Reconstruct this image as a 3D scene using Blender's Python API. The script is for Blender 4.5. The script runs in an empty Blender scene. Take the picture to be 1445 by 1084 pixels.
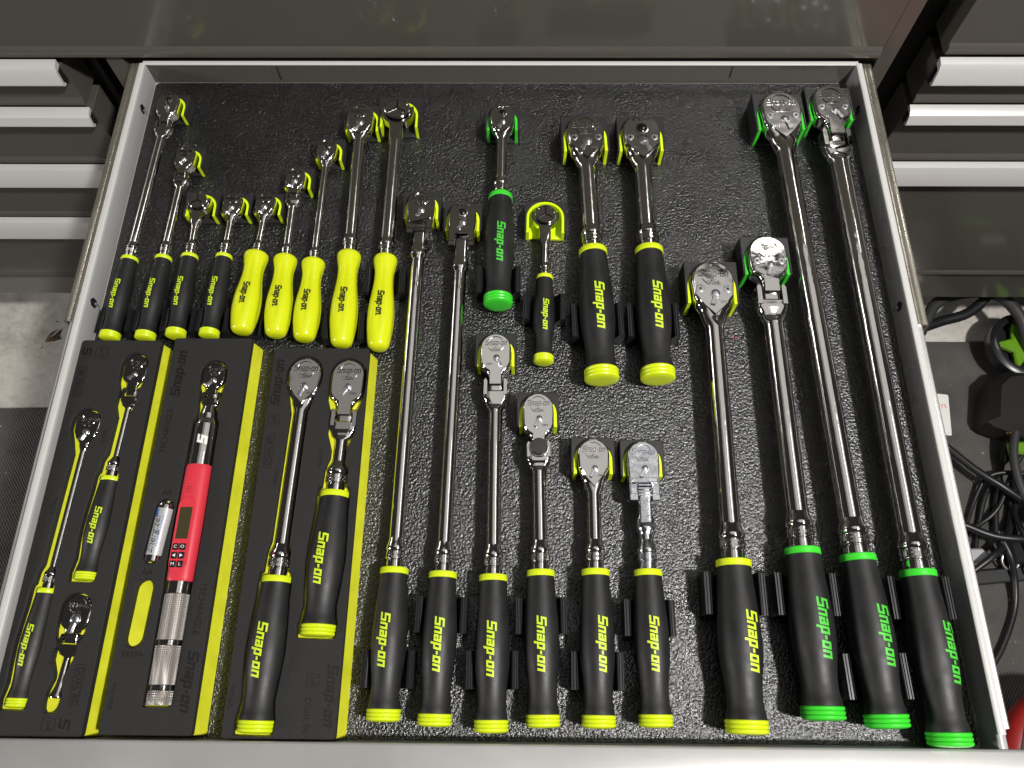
import bpy, bmesh, math, random
from mathutils import Vector, Matrix
random.seed(7)
PI = math.pi
MM = 0.001
scn = bpy.context.scene
COL = scn.collection

# ------------------------------------------------------------------ camera, world, lamps, exposure
cam_d = bpy.data.cameras.new('camera'); cam = bpy.data.objects.new('camera', cam_d); COL.objects.link(cam)
cam.location = (26.06*MM, 21.53*MM, 662.6*MM)
cam.rotation_euler = (math.radians(22.835), math.radians(0.498), math.radians(0.56))
cam_d.sensor_width = 36; cam_d.lens = 27.448; cam_d.clip_start = 0.01; cam_d.clip_end = 50
scn.camera = cam

world = bpy.data.worlds.new('World'); scn.world = world; world.use_nodes = True
bg = world.node_tree.nodes['Background']
bg.inputs['Color'].default_value = (1.0, 0.95, 0.90, 1); bg.inputs['Strength'].default_value = 0.03

def area_lamp(name, loc, target, sx, sy, watts, color, shape='RECTANGLE', spread=180):
    d = bpy.data.lights.new(name, 'AREA'); d.shape = shape; d.size = sx; d.size_y = sy; d.energy = watts; d.color = color
    d.spread = math.radians(spread)
    o = bpy.data.objects.new(name, d); COL.objects.link(o); o.location = loc
    o.rotation_euler = (Vector(target) - Vector(loc)).to_track_quat('-Z', 'Y').to_euler()
    return o
# the bright workshop lamp over the photographer's right shoulder: hard shadows falling left and back
area_lamp('workshop_lamp', (1.00, -0.34, 1.92), (0.1, 0.28, 0), 0.17, 0.11, 66, (1.0, 0.972, 0.935))
# broad ceiling fixtures: the silver and grey reflections in the chrome
area_lamp('ceiling_fixture', (0.62, 0.86, 2.0), (0.62, 0.86, 0), 1.8, 1.5, 5.2, (1.0, 0.965, 0.93))
area_lamp('ceiling_fixture', (-0.58, 1.0, 1.95), (-0.58, 1.0, 0), 0.55, 1.1, 0.50, (1.0, 0.94, 0.88))
area_lamp('ceiling_fixture', (0.9, 0.35, 1.95), (0.9, 0.35, 0), 0.10, 1.2, 2.4, (1.0, 0.965, 0.93))
# a second lamp across the garage to the left
area_lamp('garage_lamp', (-2.6, -0.4, 0.75), (-0.7, 0.4, -0.5), 0.4, 0.4, 26, (1.0, 0.965, 0.925))

scn.view_settings.view_transform = 'Standard'; scn.view_settings.look = 'None'
scn.view_settings.exposure = 0.0; scn.view_settings.gamma = 1.0
scn.render.engine = 'CYCLES'

# ------------------------------------------------------------------ materials
MATS = {}
def mat(name, color, rough=0.5, metal=0.0, spec=0.5, coat=0.0):
    m = bpy.data.materials.new(name); m.use_nodes = True
    b = m.node_tree.nodes['Principled BSDF']
    b.inputs['Base Color'].default_value = (*color, 1); b.inputs['Roughness'].default_value = rough
    b.inputs['Metallic'].default_value = metal; b.inputs['Specular IOR Level'].default_value = spec
    if coat: b.inputs['Coat Weight'].default_value = coat; b.inputs['Coat Roughness'].default_value = 0.08
    MATS[name] = m
    return m
def nodes(m): return m.node_tree.nodes, m.node_tree.links, m.node_tree.nodes['Principled BSDF']
def coords(m, kind='Object', scale=None):
    N, L, b = nodes(m)
    t = N.new('ShaderNodeTexCoord'); return t.outputs[kind]
def noise(m, vec, scale, detail=3, rough=0.55, dist=0.0):
    N, L, b = nodes(m)
    n = N.new('ShaderNodeTexNoise'); n.inputs['Scale'].default_value = scale; n.inputs['Detail'].default_value = detail
    n.inputs['Roughness'].default_value = rough; n.inputs['Distortion'].default_value = dist
    L.new(vec, n.inputs['Vector']); return n.outputs['Fac']
def ramp(m, fac, stops):
    N, L, b = nodes(m)
    r = N.new('ShaderNodeValToRGB'); e = r.color_ramp.elements
    while len(e) < len(stops): e.new(0.5)
    for k, (p, c) in enumerate(stops):
        e[k].position = p; e[k].color = (*c, 1) if len(c) == 3 else c
    L.new(fac, r.inputs['Fac']); return r.outputs['Color']
def bump(m, h, strength, dist):
    N, L, b = nodes(m)
    n = N.new('ShaderNodeBump'); n.inputs['Strength'].default_value = strength; n.inputs['Distance'].default_value = dist
    L.new(h, n.inputs['Height'])
    old = b.inputs['Normal'].links
    if old: L.new(old[0].from_socket, n.inputs['Normal'])
    L.new(n.outputs['Normal'], b.inputs['Normal'])
def maprange(m, v, a, b_, c, d):
    N, L, b = nodes(m)
    n = N.new('ShaderNodeMapRange'); L.new(v, n.inputs['Value'])
    for k, x in zip(('From Min', 'From Max', 'To Min', 'To Max'), (a, b_, c, d)): n.inputs[k].default_value = x
    return n.outputs['Result']
def set_in(m, name, sock):
    N, L, b = nodes(m); L.new(sock, b.inputs[name])
def mathn(m, op, a, b2):
    N, L, b = nodes(m)
    n = N.new('ShaderNodeMath'); n.operation = op
    for k, x in ((0, a), (1, b2)):
        if isinstance(x, (int, float)): n.inputs[k].default_value = x
        else: L.new(x, n.inputs[k])
    return n.outputs['Value']
def voronoi(m, vec, scale, feat='F1', rnd=1.0):
    N, L, b = nodes(m)
    n = N.new('ShaderNodeTexVoronoi'); n.feature = feat; n.inputs['Scale'].default_value = scale
    n.inputs['Randomness'].default_value = rnd
    L.new(vec, n.inputs['Vector']); return n.outputs['Distance']

# polished chrome with faint smears and fine scratches
m = mat('chrome', (0.70, 0.685, 0.665), 0.07, 1.0)
v = coords(m); f = noise(m, v, 90, 4); bump(m, noise(m, v, 55, 1), .16, .002)
set_in(m, 'Roughness', maprange(m, f, 0.35, 0.75, 0.03, 0.13)); bump(m, noise(m, v, 420, 2), 0.04, 0.0004)
m = mat('chrome_blue_reflection', (0.72, 0.73, 0.745), 0.15, 1.0)
v = coords(m); f = noise(m, v, 160, 5, 0.7)
set_in(m, 'Roughness', maprange(m, f, 0.35, 0.7, 0.10, 0.34)); bump(m, f, 0.12, 0.0005)
set_in(m, 'Base Color', ramp(m, noise(m, v, 260, 4, .6), [(0.35, (.50, .53, .60)), (0.65, (.80, .80, .80))]))  # bluish and white blotches put a reflected bright zone into the base colour
mat('steel_lever', (0.62, 0.63, 0.65), 0.3, 1.0)
m = mat('black_steel', (0.03, 0.03, 0.032), 0.18, 0.8)
m = mat('knurled_steel', (0.42, 0.395, 0.37), 0.40, 0.85)
# matt rubber handle with slight bloom
m = mat('handle_rubber', (0.016, 0.016, 0.017), 0.52, 0, 0.5)
v = coords(m); f = noise(m, v, 38, 4, .6)
set_in(m, 'Base Color', ramp(m, f, [(0.3, (.007, .007, .0075)), (0.75, (.016, .016, .0165))]))
set_in(m, 'Roughness', maprange(m, noise(m, v, 70, 3), .3, .7, .44, .60)); bump(m, noise(m, v, 2600, 2), .18, .0003)
m = mat('neon_trim', (0.62, 0.75, 0.012), 0.36)
v = coords(m); bump(m, noise(m, v, 900, 2), .06, .0003)
m = mat('green_trim', (0.045, 0.60, 0.03), 0.34)
m = mat('neon_hard', (0.62, 0.69, 0.010), 0.22, 0, 0.5)
v = coords(m); bump(m, noise(m, v, 60, 2), .05, .001)
mat('neon_print', (0.54, 0.72, 0.02), 0.5); mat('green_print', (0.06, 0.50, 0.035), 0.5); mat('black_print', (0.012, 0.012, 0.012), 0.5)
m = mat('holder_plastic', (0.022, 0.022, 0.023), 0.48)
v = coords(m); bump(m, noise(m, v, 1500, 2), .15, .0003)
m = mat('cradle_plastic', (0.014, 0.014, 0.015), 0.30)
mat('neon_lining', (0.66, 0.86, 0.008), 0.42); mat('green_lining', (0.045, 0.55, 0.03), 0.42)
# embossed black drawer liner
m = mat('liner', (0.03, 0.03, 0.031), 0.34, 0, 0.60)
m.node_tree.nodes['Principled BSDF'].inputs['IOR'].default_value = 1.8
v = coords(m)
h1 = voronoi(m, v, 560, 'SMOOTH_F1'); h2 = noise(m, v, 430, 3, .6, .4); h3 = noise(m, v, 1100, 2)
h = mathn(m, 'ADD', mathn(m, 'MULTIPLY', h1, -.9), mathn(m, 'ADD', h2, mathn(m, 'MULTIPLY', h3, .35)))
bump(m, h, 0.72, 0.0012)
set_in(m, 'Roughness', maprange(m, noise(m, v, 24, 4), .3, .7, .23, .33))
set_in(m, 'Base Color', ramp(m, noise(m, v, 900, 2, .8), [(0.70, (.006, .006, .0062)), (0.80, (.09, .09, .09))]))
# tray foam
m = mat('foam_black', (0.024, 0.0235, 0.023), 0.72, 0, 0.35)
v = coords(m); bump(m, noise(m, v, 1600, 3, .7), .35, .0006)
set_in(m, 'Base Color', ramp(m, noise(m, v, 1900, 2, .8), [(0.35, (.008, .0079, .0078)), (0.75, (.030, .0295, .029))]))
m = mat('foam_stamp', (0.0055, 0.0054, 0.0052), 0.46)
m = mat('foam_yellow', (0.72, 0.74, 0.02), 0.75, 0, .3)
v = coords(m); set_in(m, 'Base Color', ramp(m, noise(m, v, 45, 4), [(0.3, (.54, .56, .016)), (0.7, (.68, .70, .03))])); bump(m, noise(m, v, 700, 3), .25, .0006)
# painted sheet metal
m = mat('paint_grey', (0.36, 0.36, 0.355), 0.30, 0, .5)
v = coords(m); bump(m, noise(m, v, 260, 2), .05, .0008); set_in(m, 'Roughness', maprange(m, noise(m, v, 12, 4), .3, .7, .22, .42))
m = mat('front_trim_metal', (0.47, 0.46, 0.45), 0.34, 0.35)
v = coords(m); set_in(m, 'Base Color', ramp(m, noise(m, v, 9, 4), [(.3, (.34, .335, .33)), (.7, (.45, .445, .44))])); bump(m, noise(m, v, 600, 2), .06, .0004)
m = mat('rim_white', (0.54, 0.535, 0.525), 0.28)
m = mat('zinc_slide', (0.50, 0.475, 0.40), 0.28, 0.85)
v = coords(m); set_in(m, 'Roughness', maprange(m, noise(m, v, 60, 5), .3, .7, .20, .38))
m = mat('bright_slide', (0.76, 0.74, 0.72), 0.2, 0.8)
m = mat('cabinet_paint', (0.085, 0.079, 0.069), 0.16, 0, .5, 0.5)
v = coords(m); set_in(m, 'Roughness', maprange(m, noise(m, v, 8, 4),   .3, .7, .14, .26))
m = mat('grip_metal', (0.66, 0.65, 0.64), 0.32, 0.25)
mat('cabinet_black', (0.008, 0.0075, 0.007), 0.55)
# floor
m = mat('concrete', (0.36, 0.33, 0.29), 0.85)
v = coords(m)
set_in(m, 'Base Color', ramp(m, mathn(m, 'ADD', mathn(m, 'MULTIPLY', noise(m, v, 7, 6, .65), .65), mathn(m, 'MULTIPLY', noise(m, v, 60, 5, .7), .35)),
    [(.32, (.30, .28, .25)), (.5, (.54, .51, .47)), (.68, (.68, .65, .60))]))
bump(m, noise(m, v, 120, 5, .7), .5, .002)
m = mat('rubber_mat', (0.075, 0.07, 0.066), 0.62)
v = coords(m)
N, L, b = nodes(m)
sx = N.new('ShaderNodeSeparateXYZ'); L.new(v, sx.inputs[0])
wv = mathn(m, 'MULTIPLY', mathn(m, 'SINE', mathn(m, 'MULTIPLY', sx.outputs[0], 1250), 0), mathn(m, 'SINE', mathn(m, 'MULTIPLY', sx.outputs[1], 900), 0))
bump(m, wv, .5, .0015)
set_in(m, 'Base Color', ramp(m, noise(m, v, 14, 5), [(.3, (.05, .046, .043)), (.7, (.095, .09, .084))]))
mat('cable_rubber', (0.012, 0.012, 0.013), 0.38); mat('hose_rubber', (0.03, 0.03, 0.031), 0.55)
mat('green_plastic', (0.13, 0.30, 0.012), 0.4); mat('card_white', (0.78, 0.77, 0.74), 0.6); mat('card_print', (0.62, 0.13, 0.02), 0.6)
mat('red_vinyl', (0.26, 0.010, 0.008), 0.42); mat('grey_print', (0.30, 0.30, 0.30), 0.5); mat('brass', (0.62, 0.42, 0.12), 0.25, 1.0)
mat('leaf_brown', (0.13, 0.07, 0.03), 0.8); mat('grit', (0.5, 0.48, 0.45), 0.7)
m = mat('red_housing', (0.62, 0.035, 0.055), 0.42)
v = coords(m); bump(m, noise(m, v, 1200, 2), .06, .0003)
mat('lcd', (0.05, 0.045, 0.022), 0.08); mat('button_black', (0.012, 0.012, 0.012), 0.4); mat('white_print', (0.8, 0.8, 0.8), 0.5)
mat('silver_foil', (0.62, 0.63, 0.65), 0.28, 0.45); mat('blue_print', (0.05, 0.12, 0.5), 0.4)
mat('red_speck', (0.6, 0.02, 0.04), 0.5); mat('scuff', (0.07, 0.07, 0.07), 0.7)
mat('bare_slot', (0.006, 0.006, 0.006), 0.6)

# ------------------------------------------------------------------ mesh helpers (all in millimetres)
class MB:
    def __init__(s): s.v = []; s.f = []
    def add(s, vs, fs):
        o = len(s.v); s.v += [tuple(p) for p in vs]; s.f += [tuple(i + o for i in f) for f in fs]; return s
    def move(s, fn): s.v = [tuple(fn(*p)) for p in s.v]; return s
    def build(s, name, material, parent=None, angle=35, kind=None):
        me = bpy.data.meshes.new(name)
        me.from_pydata([(x*MM, y*MM, z*MM) for x, y, z in s.v], [], s.f)
        bm = bmesh.new(); bm.from_mesh(me); bmesh.ops.recalc_face_normals(bm, faces=bm.faces); bm.to_mesh(me); bm.free()
        me.materials.append(MATS[material])
        if angle:
            me.polygons.foreach_set('use_smooth', [True]*len(me.polygons)); me.set_sharp_from_angle(angle=math.radians(angle))
        o = bpy.data.objects.new(name, me); COL.objects.link(o)
        if parent: o.parent = parent
        if kind: o['kind'] = kind
        return o
def flat(name, vs, fs, material, parent=None):   # open sheet kept with its own face direction
    me = bpy.data.meshes.new(name); me.from_pydata([(x*MM, y*MM, z*MM) for x, y, z in vs], [], fs); me.materials.append(MATS[material])
    o = bpy.data.objects.new(name, me); COL.objects.link(o)
    if parent: o.parent = parent
    return o
def thing(name, label, cat, loc=(0, 0, 0), rz=0, rx=0, group=None):
    o = bpy.data.objects.new(name, None); COL.objects.link(o); o.empty_display_size = .01
    o.location = [c*MM for c in loc]; o.rotation_euler = (rx, 0, rz)
    o['label'] = label; o['category'] = cat
    if group: o['group'] = group
    return o
def tag(o, label, cat, group=None):
    o['label'] = label; o['category'] = cat
    if group: o['group'] = group
    return o
def structure(o): o['kind'] = 'structure'; return o

def lathe(prof, n=28, cap=True, shape=None):
    """profile [(y, r)] turned about the Y axis; shape(theta, y) scales the radius"""
    vs, fs = [], []
    for y, r in prof:
        for k in range(n):
            t = 2*PI*k/n; q = r*(shape(t, y) if shape else 1)
            vs.append((q*math.sin(t), y, q*math.cos(t)))
    for i in range(len(prof)-1):
        for k in range(n):
            a = i*n+k; b2 = i*n+(k+1) % n
            fs.append((a, b2, b2+n, a+n))
    if cap:
        fs.append(tuple(range(n))); fs.append(tuple(range((len(prof)-1)*n, len(prof)*n)))
    return MB().add(vs, fs)
def loft(secs, n=32, sub=5):
    """secs [(y, half width, half height, exponent)] superellipse sections along Y, eased between keys"""
    rows = []
    for i in range(len(secs)-1):
        a, b2 = secs[i], secs[i+1]
        for k in range(sub):
            t = k/sub; e = t*t*(3-2*t)
            rows.append((a[0]+(b2[0]-a[0])*t,) + tuple(a[j]+(b2[j]-a[j])*e for j in (1, 2, 3)))
    rows.append(secs[-1])
    vs, fs = [], []
    for y, w, h, p in rows:
        for k in range(n):
            t = 2*PI*(k+.5)/n; c, s_ = math.cos(t), math.sin(t)
            vs.append((w*math.copysign(abs(c)**(2/p), c), y, h*math.copysign(abs(s_)**(2/p), s_)))
    for i in range(len(rows)-1):
        for k in range(n):
            a = i*n+k; b2 = i*n+(k+1) % n
            fs.append((a, b2, b2+n, a+n))
    fs.append(tuple(range(n))); fs.append(tuple(range((len(rows)-1)*n, len(rows)*n)))
    return MB().add(vs, fs)
def area2(P): return sum(P[i][0]*P[(i+1) % len(P)][1]-P[(i+1) % len(P)][0]*P[i][1] for i in range(len(P)))
def inset(P, d):
    if area2(P) < 0: P = P[::-1]
    out = []; n = len(P)
    for i in range(n):
        a, b2, c = Vector(P[i-1]), Vector(P[i]), Vector(P[(i+1) % n])
        e1 = (b2-a).normalized(); e2 = (c-b2).normalized()
        n1 = Vector((-e1.y, e1.x)); n2 = Vector((-e2.y, e2.x)); s_ = n1+n2
        if s_.length < 1e-6: s_ = n1
        s_ = s_.normalized(); k = max(.45, s_.dot(n1))
        out.append(tuple(b2+s_*(d/k)))
    return out
def prism(P, z0, z1, ch=0.0, chb=None):
    if area2(P) < 0: P = P[::-1]
    if chb is None: chb = ch
    loops = []
    if chb: loops.append((inset(P, chb), z0)); loops.append((P, z0+chb))
    else: loops.append((P, z0))
    if ch: loops.append((P, z1-ch)); loops.append((inset(P, ch), z1))
    else: loops.append((P, z1))
    n = len(P); vs = [(x, y, z) for Q, z in loops for x, y in Q]; fs = []
    for i in range(len(loops)-1):
        for k in range(n): fs.append((i*n+k, i*n+(k+1) % n, (i+1)*n+(k+1) % n, (i+1)*n+k))
    fs.append(tuple(range(n))[::-1]); fs.append(tuple(range((len(loops)-1)*n, len(loops)*n)))
    return MB().add(vs, fs)
def rect(x0, x1, y0, y1, r=0, seg=4):
    if not r: return [(x0, y0), (x1, y0), (x1, y1), (x0, y1)]
    P = []
    for cx, cy, a0 in ((x1-r, y0+r, -90), (x1-r, y1-r, 0), (x0+r, y1-r, 90), (x0+r, y0+r, 180)):
        for k in range(seg+1):
            a = math.radians(a0+90*k/seg); P.append((cx+r*math.cos(a), cy+r*math.sin(a)))
    return P
def box(x0, x1, y0, y1, z0, z1, ch=0.0): return prism(rect(x0, x1, y0, y1), z0, z1, ch)
def extrude_x(P, x0, x1):   # P in (y, z)
    n = len(P); vs = [(x0, y, z) for y, z in P]+[(x1, y, z) for y, z in P]
    fs = [(k, (k+1) % n, n+(k+1) % n, n+k) for k in range(n)]+[tuple(range(n)), tuple(range(n, 2*n))]
    return MB().add(vs, fs)
def extrude_y(P, y0, y1):   # P in (x, z)
    n = len(P); vs = [(x, y0, z) for x, z in P]+[(x, y1, z) for x, z in P]
    fs = [(k, (k+1) % n, n+(k+1) % n, n+k) for k in range(n)]+[tuple(range(n)), tuple(range(n, 2*n))]
    return MB().add(vs, fs)
def disc(cx, cy, r, n=20, a0=0): return [(cx+r*math.cos(a0+2*PI*k/n), cy+r*math.sin(a0+2*PI*k/n)) for k in range(n)]
def arc_band(cx, cy, r0, r1, a0, a1, z0, z1, seg=10):
    A = [math.radians(a0+(a1-a0)*k/seg) for k in range(seg+1)]
    P = [(cx+r1*math.cos(a), cy+r1*math.sin(a)) for a in A]+[(cx+r0*math.cos(a), cy+r0*math.sin(a)) for a in A[::-1]]
    return prism(P, z0, z1)
def merge(*ms):
    o = MB()
    for q in ms: o.add(q.v, q.f)
    return o
def sweep(pts, r, n=10, sub=8, rfun=None):
    P = [Vector(p) for p in pts]; path = []
    for i in range(len(P)-1):
        p0 = P[max(0, i-1)]; p1 = P[i]; p2 = P[i+1]; p3 = P[min(len(P)-1, i+2)]
        for k in range(sub):
            t = k/sub; path.append(.5*((2*p1)+(p2-p0)*t+(2*p0-5*p1+4*p2-p3)*t*t+(3*p1-p0-3*p2+p3)*t**3))
    path.append(P[-1]); vs, fs = [], []; up = Vector((0, 0, 1)); m_ = len(path)
    for i, p in enumerate(path):
        d = (path[min(i+1, m_-1)]-path[max(i-1, 0)]).normalized()
        s_ = d.cross(up); s_ = s_.normalized() if s_.length > 1e-4 else Vector((1, 0, 0)); u = s_.cross(d).normalized()
        rr = r*(rfun(i) if rfun else 1)
        for k in range(n):
            t = 2*PI*k/n; vs.append(tuple(p+s_*(rr*math.cos(t))+u*(rr*math.sin(t))))
    for i in range(m_-1):
        for k in range(n): fs.append((i*n+k, i*n+(k+1) % n, (i+1)*n+(k+1) % n, (i+1)*n+k))
    fs.append(tuple(range(n))); fs.append(tuple(range((m_-1)*n, m_*n)))
    return MB().add(vs, fs)

# ------------------------------------------------------------------ lettering
GL = {
 'S': ["#####", "#....", "#....", "#####", "....#", "....#", "#####"], 'n': ["####", "#..#", "#..#", "#..#", "#..#"],
 'a': ["####", "...#", "####", "#..#", "####"], 'p': ["####", "#..#", "#..#", "#..#", "####", "#...", "#..."],
 'o': ["####", "#..#", "#..#", "#..#", "####"], '-': ["..", "..", "##", "..", ".."], '.': [".", ".", ".", ".", "#"],
 's': ["####", "#...", "####", "...#", "####"], 'U': ["#..#", "#..#", "#..#", "#..#", "####"], 'A': [".##.", "#..#", "####", "#..#", "#..#"],
 'O': ["####", "#..#", "#..#", "#..#", "####"], 'N': ["#..#", "##.#", "#.##", "#..#", "#..#"], 'F': ["####", "#...", "###.", "#...", "#..."],
 'H': ["#..#", "#..#", "####", "#..#", "#..#"], 'E': ["####", "#...", "###.", "#...", "####"]}
ROWS = {5: [1.22, .66, 1.22, .68, 1.22], 7: [1.22, .66, 1.22, .68, 1.22, 1.0, 1.0], 'S': [1.2, .72, .72, 1.2, .72, .72, 1.2]}
COLS = {5: [1.4, .8, .9, .8, 1.4], 4: [1.4, .7, .7, 1.4], 2: [1.1, 1.1], 1: [1.3]}
def cells(text, cw, rh, shear=0.22):
    """letter strokes as quads of (u, v); u runs along the line, v up, baseline 0, x-height 5"""
    out = []; u = 0
    for ch in text:
        if ch == ' ': u += 3*cw; continue
        g = GL[ch]; w = len(g[0]); cols = COLS[w]; rows = ROWS['S'] if ch == 'S' else ROWS[len(g)]
        X = [u]
        for c in cols: X.append(X[-1]+c*cw)
        v1 = (sum(rows) if ch == 'S' else 5.0)*rh
        for r, row in enumerate(g):
            v0 = v1-rows[r]*rh; k = 0
            while k < w:
                if row[k] == '#':
                    e = k
                    while e+1 < w and row[e+1] == '#': e += 1
                    out.append([(X[k]+v0*shear, v0), (X[e+1]+v0*shear, v0), (X[e+1]+v1*shear, v1), (X[k]+v1*shear, v1)])
                    k = e+1
                else: k += 1
            v1 = v0
        u = X[-1]+.72*cw
    return out, u-.72*cw
def emboss(text, cx, cy, width, height, z, t, shear=.2):
    """raised letters centred on (cx, cy), reading along +X"""
    q, w = cells(text, 1.0, 1.0, shear); sx_ = width/w; sy_ = height/5
    mb = MB()
    for c in q:
        P = [(cx+(a-w/2)*sx_, cy+(b2-2.5)*sy_) for a, b2 in c]
        vs = [(x, y, z) for x, y in P]+[(x, y, z+t) for x, y in inset(P, min(.26, .34*min(sx_, sy_)))]
        mb.add(vs, [(4, 5, 6, 7), (0, 1, 5, 4), (1, 2, 6, 5), (2, 3, 7, 6), (3, 0, 4, 7)])
    return mb
def wrap_print(text, ystart, xoff, length, rh, rfun, lift=.14, shear=.22):
    """printed letters on a handle: first letter nearest the head, letter tops to +X"""
    q, w = cells(text, 1.0, 1.0, shear); cw = length/w
    vs, fs = [], []
    for c in q:
        u0 = min(p[0] for p in c); u1 = max(p[0] for p in c)
        (a0, b0), (a1, b1), (a2, b2), (a3, b3) = c
        steps = max(1, int((u1-u0)*cw/1.5))
        o = len(vs)
        for k in range(steps+1):
            t = k/steps
            for (ua, va) in ((a0+(a1-a0)*t, b0), (a3+(a2-a3)*t, b2)):
                y = ystart-ua*cw; x = xoff+(va-2.5)*rh
                r = rfun(y)+lift; x = max(-r*.97, min(r*.97, x))
                vs.append((x, y, math.sqrt(r*r-x*x)))
        for k in range(steps): fs.append((o+2*k, o+2*k+1, o+2*k+3, o+2*k+2))
    # face up
    out = []
    for f in fs:
        a, b3, c = [Vector(vs[i]) for i in f[:3]]
        out.append(f if (b3-a).cross(c-a).z > 0 else f[::-1])
    return vs, out
def font_text(s, size, material, parent, loc, rz=0, name='lettering', shear=0.0, extr=0.0, sx=1.0):
    cu = bpy.data.curves.new('t', 'FONT'); cu.body = s; cu.size = size*MM; cu.align_x = 'CENTER'; cu.align_y = 'CENTER'; cu.shear = shear; cu.extrude = extr*MM
    cu.resolution_u = 3
    o = bpy.data.objects.new('t', cu); COL.objects.link(o)
    dg = bpy.context.evaluated_depsgraph_get(); me = bpy.data.meshes.new_from_object(o.evaluated_get(dg))
    bpy.data.objects.remove(o); bpy.data.curves.remove(cu)
    me.materials.clear(); me.materials.append(MATS[material])
    r = bpy.data.objects.new(name, me); COL.objects.link(r); r.parent = parent
    r.location = [c*MM for c in loc]; r.rotation_euler = (0, 0, rz); r.scale = (sx, 1, 1)
    return r

# ------------------------------------------------------------------ the floor, mats
structure(flat('concrete_floor', [(-2500, -1500, -650), (2500, -1500, -650), (2500, 2200, -650), (-2500, 2200, -650)], [(0, 1, 2, 3)], 'concrete'))
tag(prism(rect(-1500, -120, -700, 518, 12), -649.5, -640, 2).build('floor_mat', 'rubber_mat'), 'dark rubber floor mat on the concrete left of the drawer', 'mat', 'floor mats')
tag(prism(rect(120, 1600, -700, 660, 12), -649.5, -640, 2).build('floor_mat', 'rubber_mat'), 'ribbed grey rubber floor mat under the black cables right of the drawer', 'mat', 'floor mats')

# ------------------------------------------------------------------ the cabinet behind the drawer
FY = 666
cab = thing('tool_cabinet', 'dark grey tool cabinet body with the open drawer pulled from it', 'cabinet', (0, FY, -490))
def rel(mb, o=(0, FY, -490)): return mb.move(lambda x, y, z: (x-o[0], y-o[1], z-o[2]))
rel(box(-1250, 1250, FY+46, FY+600, -490, 420)).build('carcass', 'cabinet_black', cab)
rel(box(404, 421, FY+1, FY+44, -480, 418, .8)).build('post', 'cabinet_paint', cab)
rel(box(-424, -405, FY+1, FY+44, -480, 27, .8)).build('post', 'cabinet_paint', cab)
rel(box(-462, -455, FY+30, FY+44, -480, 24, .8)).build('bracket', 'cabinet_black', cab)
rel(box(-1200, -481, FY+4, FY+44, -492, -432, 1)).build('base_rail', 'cabinet_paint', cab)
rel(box(469, 1200, FY+4, FY+44, -492, -415, 1)).build('base_rail', 'cabinet_paint', cab)
def cabinet_drawer(x0, x1, ztop, zbot, gh, label, out=15):
    t = thing('cabinet_drawer', label, 'drawer', ((x0+x1)/2, FY, zbot), group='closed drawers of the tool cabinet')
    ox, oy, oz = (x0+x1)/2, FY, zbot
    def r_(mb): return mb.move(lambda x, y, z: (x-ox, y-oy, z-oz))
    if gh:
        r_(box(x0, x1, FY, FY+40, zbot+1.5, ztop-gh*.4, 1)).build('panel', 'cabinet_paint', t)
        # lower hem of the panel, folded slightly forward
        r_(extrude_x([(FY-.2, zbot+2), (FY-2.5, zbot+2.5), (FY-2.5, zbot+9), (FY-.2, zbot+13)], x0, x1)).build('hem', 'cabinet_paint', t)
        P = [(FY-.1, ztop-1), (FY-out*.55, ztop-3), (FY-out*.8, ztop-gh*.35), (FY-out, ztop-gh), (FY-out+2, ztop-gh-3), (FY-out+6, ztop-gh-4),
             (FY-out+6, ztop-gh-1.5), (FY-out+4, ztop-gh+1), (FY-out*.6, ztop-gh*.4), (FY-.1, ztop-gh*.35)]
        r_(extrude_x(P, x0, x1)).build('grip', 'grip_metal', t, 30)
        Q = [(FY-.1, ztop-gh*.6), (FY-out+7, ztop-gh-1.5), (FY-out+5.5, ztop-gh-6), (FY-out+7, ztop-gh-7.5), (FY-.1, ztop-gh-7.5)]
        r_(extrude_x(Q, x0+1.5, x1-1.5)).build('grip_insert', 'cabinet_black', t, 30)
    return t
for zt, zb, gh, la in ((28, -42, 24, 'topmost closed grey drawer left of the open drawer'), (-44, -145, 17, 'second closed grey drawer down on the left of the cabinet'),
                       (-147, -262, 30, 'third closed grey drawer down on the left of the cabinet'), (-264, -430, 34, 'lowest deep closed grey drawer on the left of the cabinet')):
    cabinet_drawer(-1200, -478, zt, zb, gh, la)
for zt, zb, gh, la in ((32, -36, 26, 'topmost closed grey drawer right of the open drawer'), (-38, -136, 18, 'second closed grey drawer down on the right of the cabinet'),
                       (-138, -412, 31, 'lowest deep closed grey drawer on the right of the cabinet')):
    cabinet_drawer(468, 1200, zt, zb, gh, la)
# drawer above ours: one broad glossy front
t = thing('cabinet_drawer', 'wide glossy closed drawer front directly above the open drawer', 'drawer', (-398, FY, 31), group='closed drawers of the tool cabinet')
def r_(mb): return mb.move(lambda x, y, z: (x+398, y-FY, z-31))
r_(box(-1200, 403, FY, FY+40, 31, 418, 1)).build('panel', 'cabinet_paint', t)
r_(extrude_x([(FY-.2, 31.5), (FY-3, 32.5), (FY-3, 41), (FY-.2, 45)], -1200, 402)).build('hem', 'cabinet_paint', t)
t = thing('cabinet_drawer', 'closed glossy drawer front at the top right corner of the cabinet', 'drawer', (834, FY, 36), group='closed drawers of the tool cabinet')
def r_(mb): return mb.move(lambda x, y, z: (x-834, y-FY, z-36))
r_(box(468, 1200, FY, FY+40, 36, 418, 1)).build('panel', 'cabinet_paint', t)
r_(extrude_x([(FY-.2, 36.5), (FY-3, 37.5), (FY-3, 46), (FY-.2, 50)], 469, 1200)).build('hem', 'cabinet_paint', t)

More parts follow.
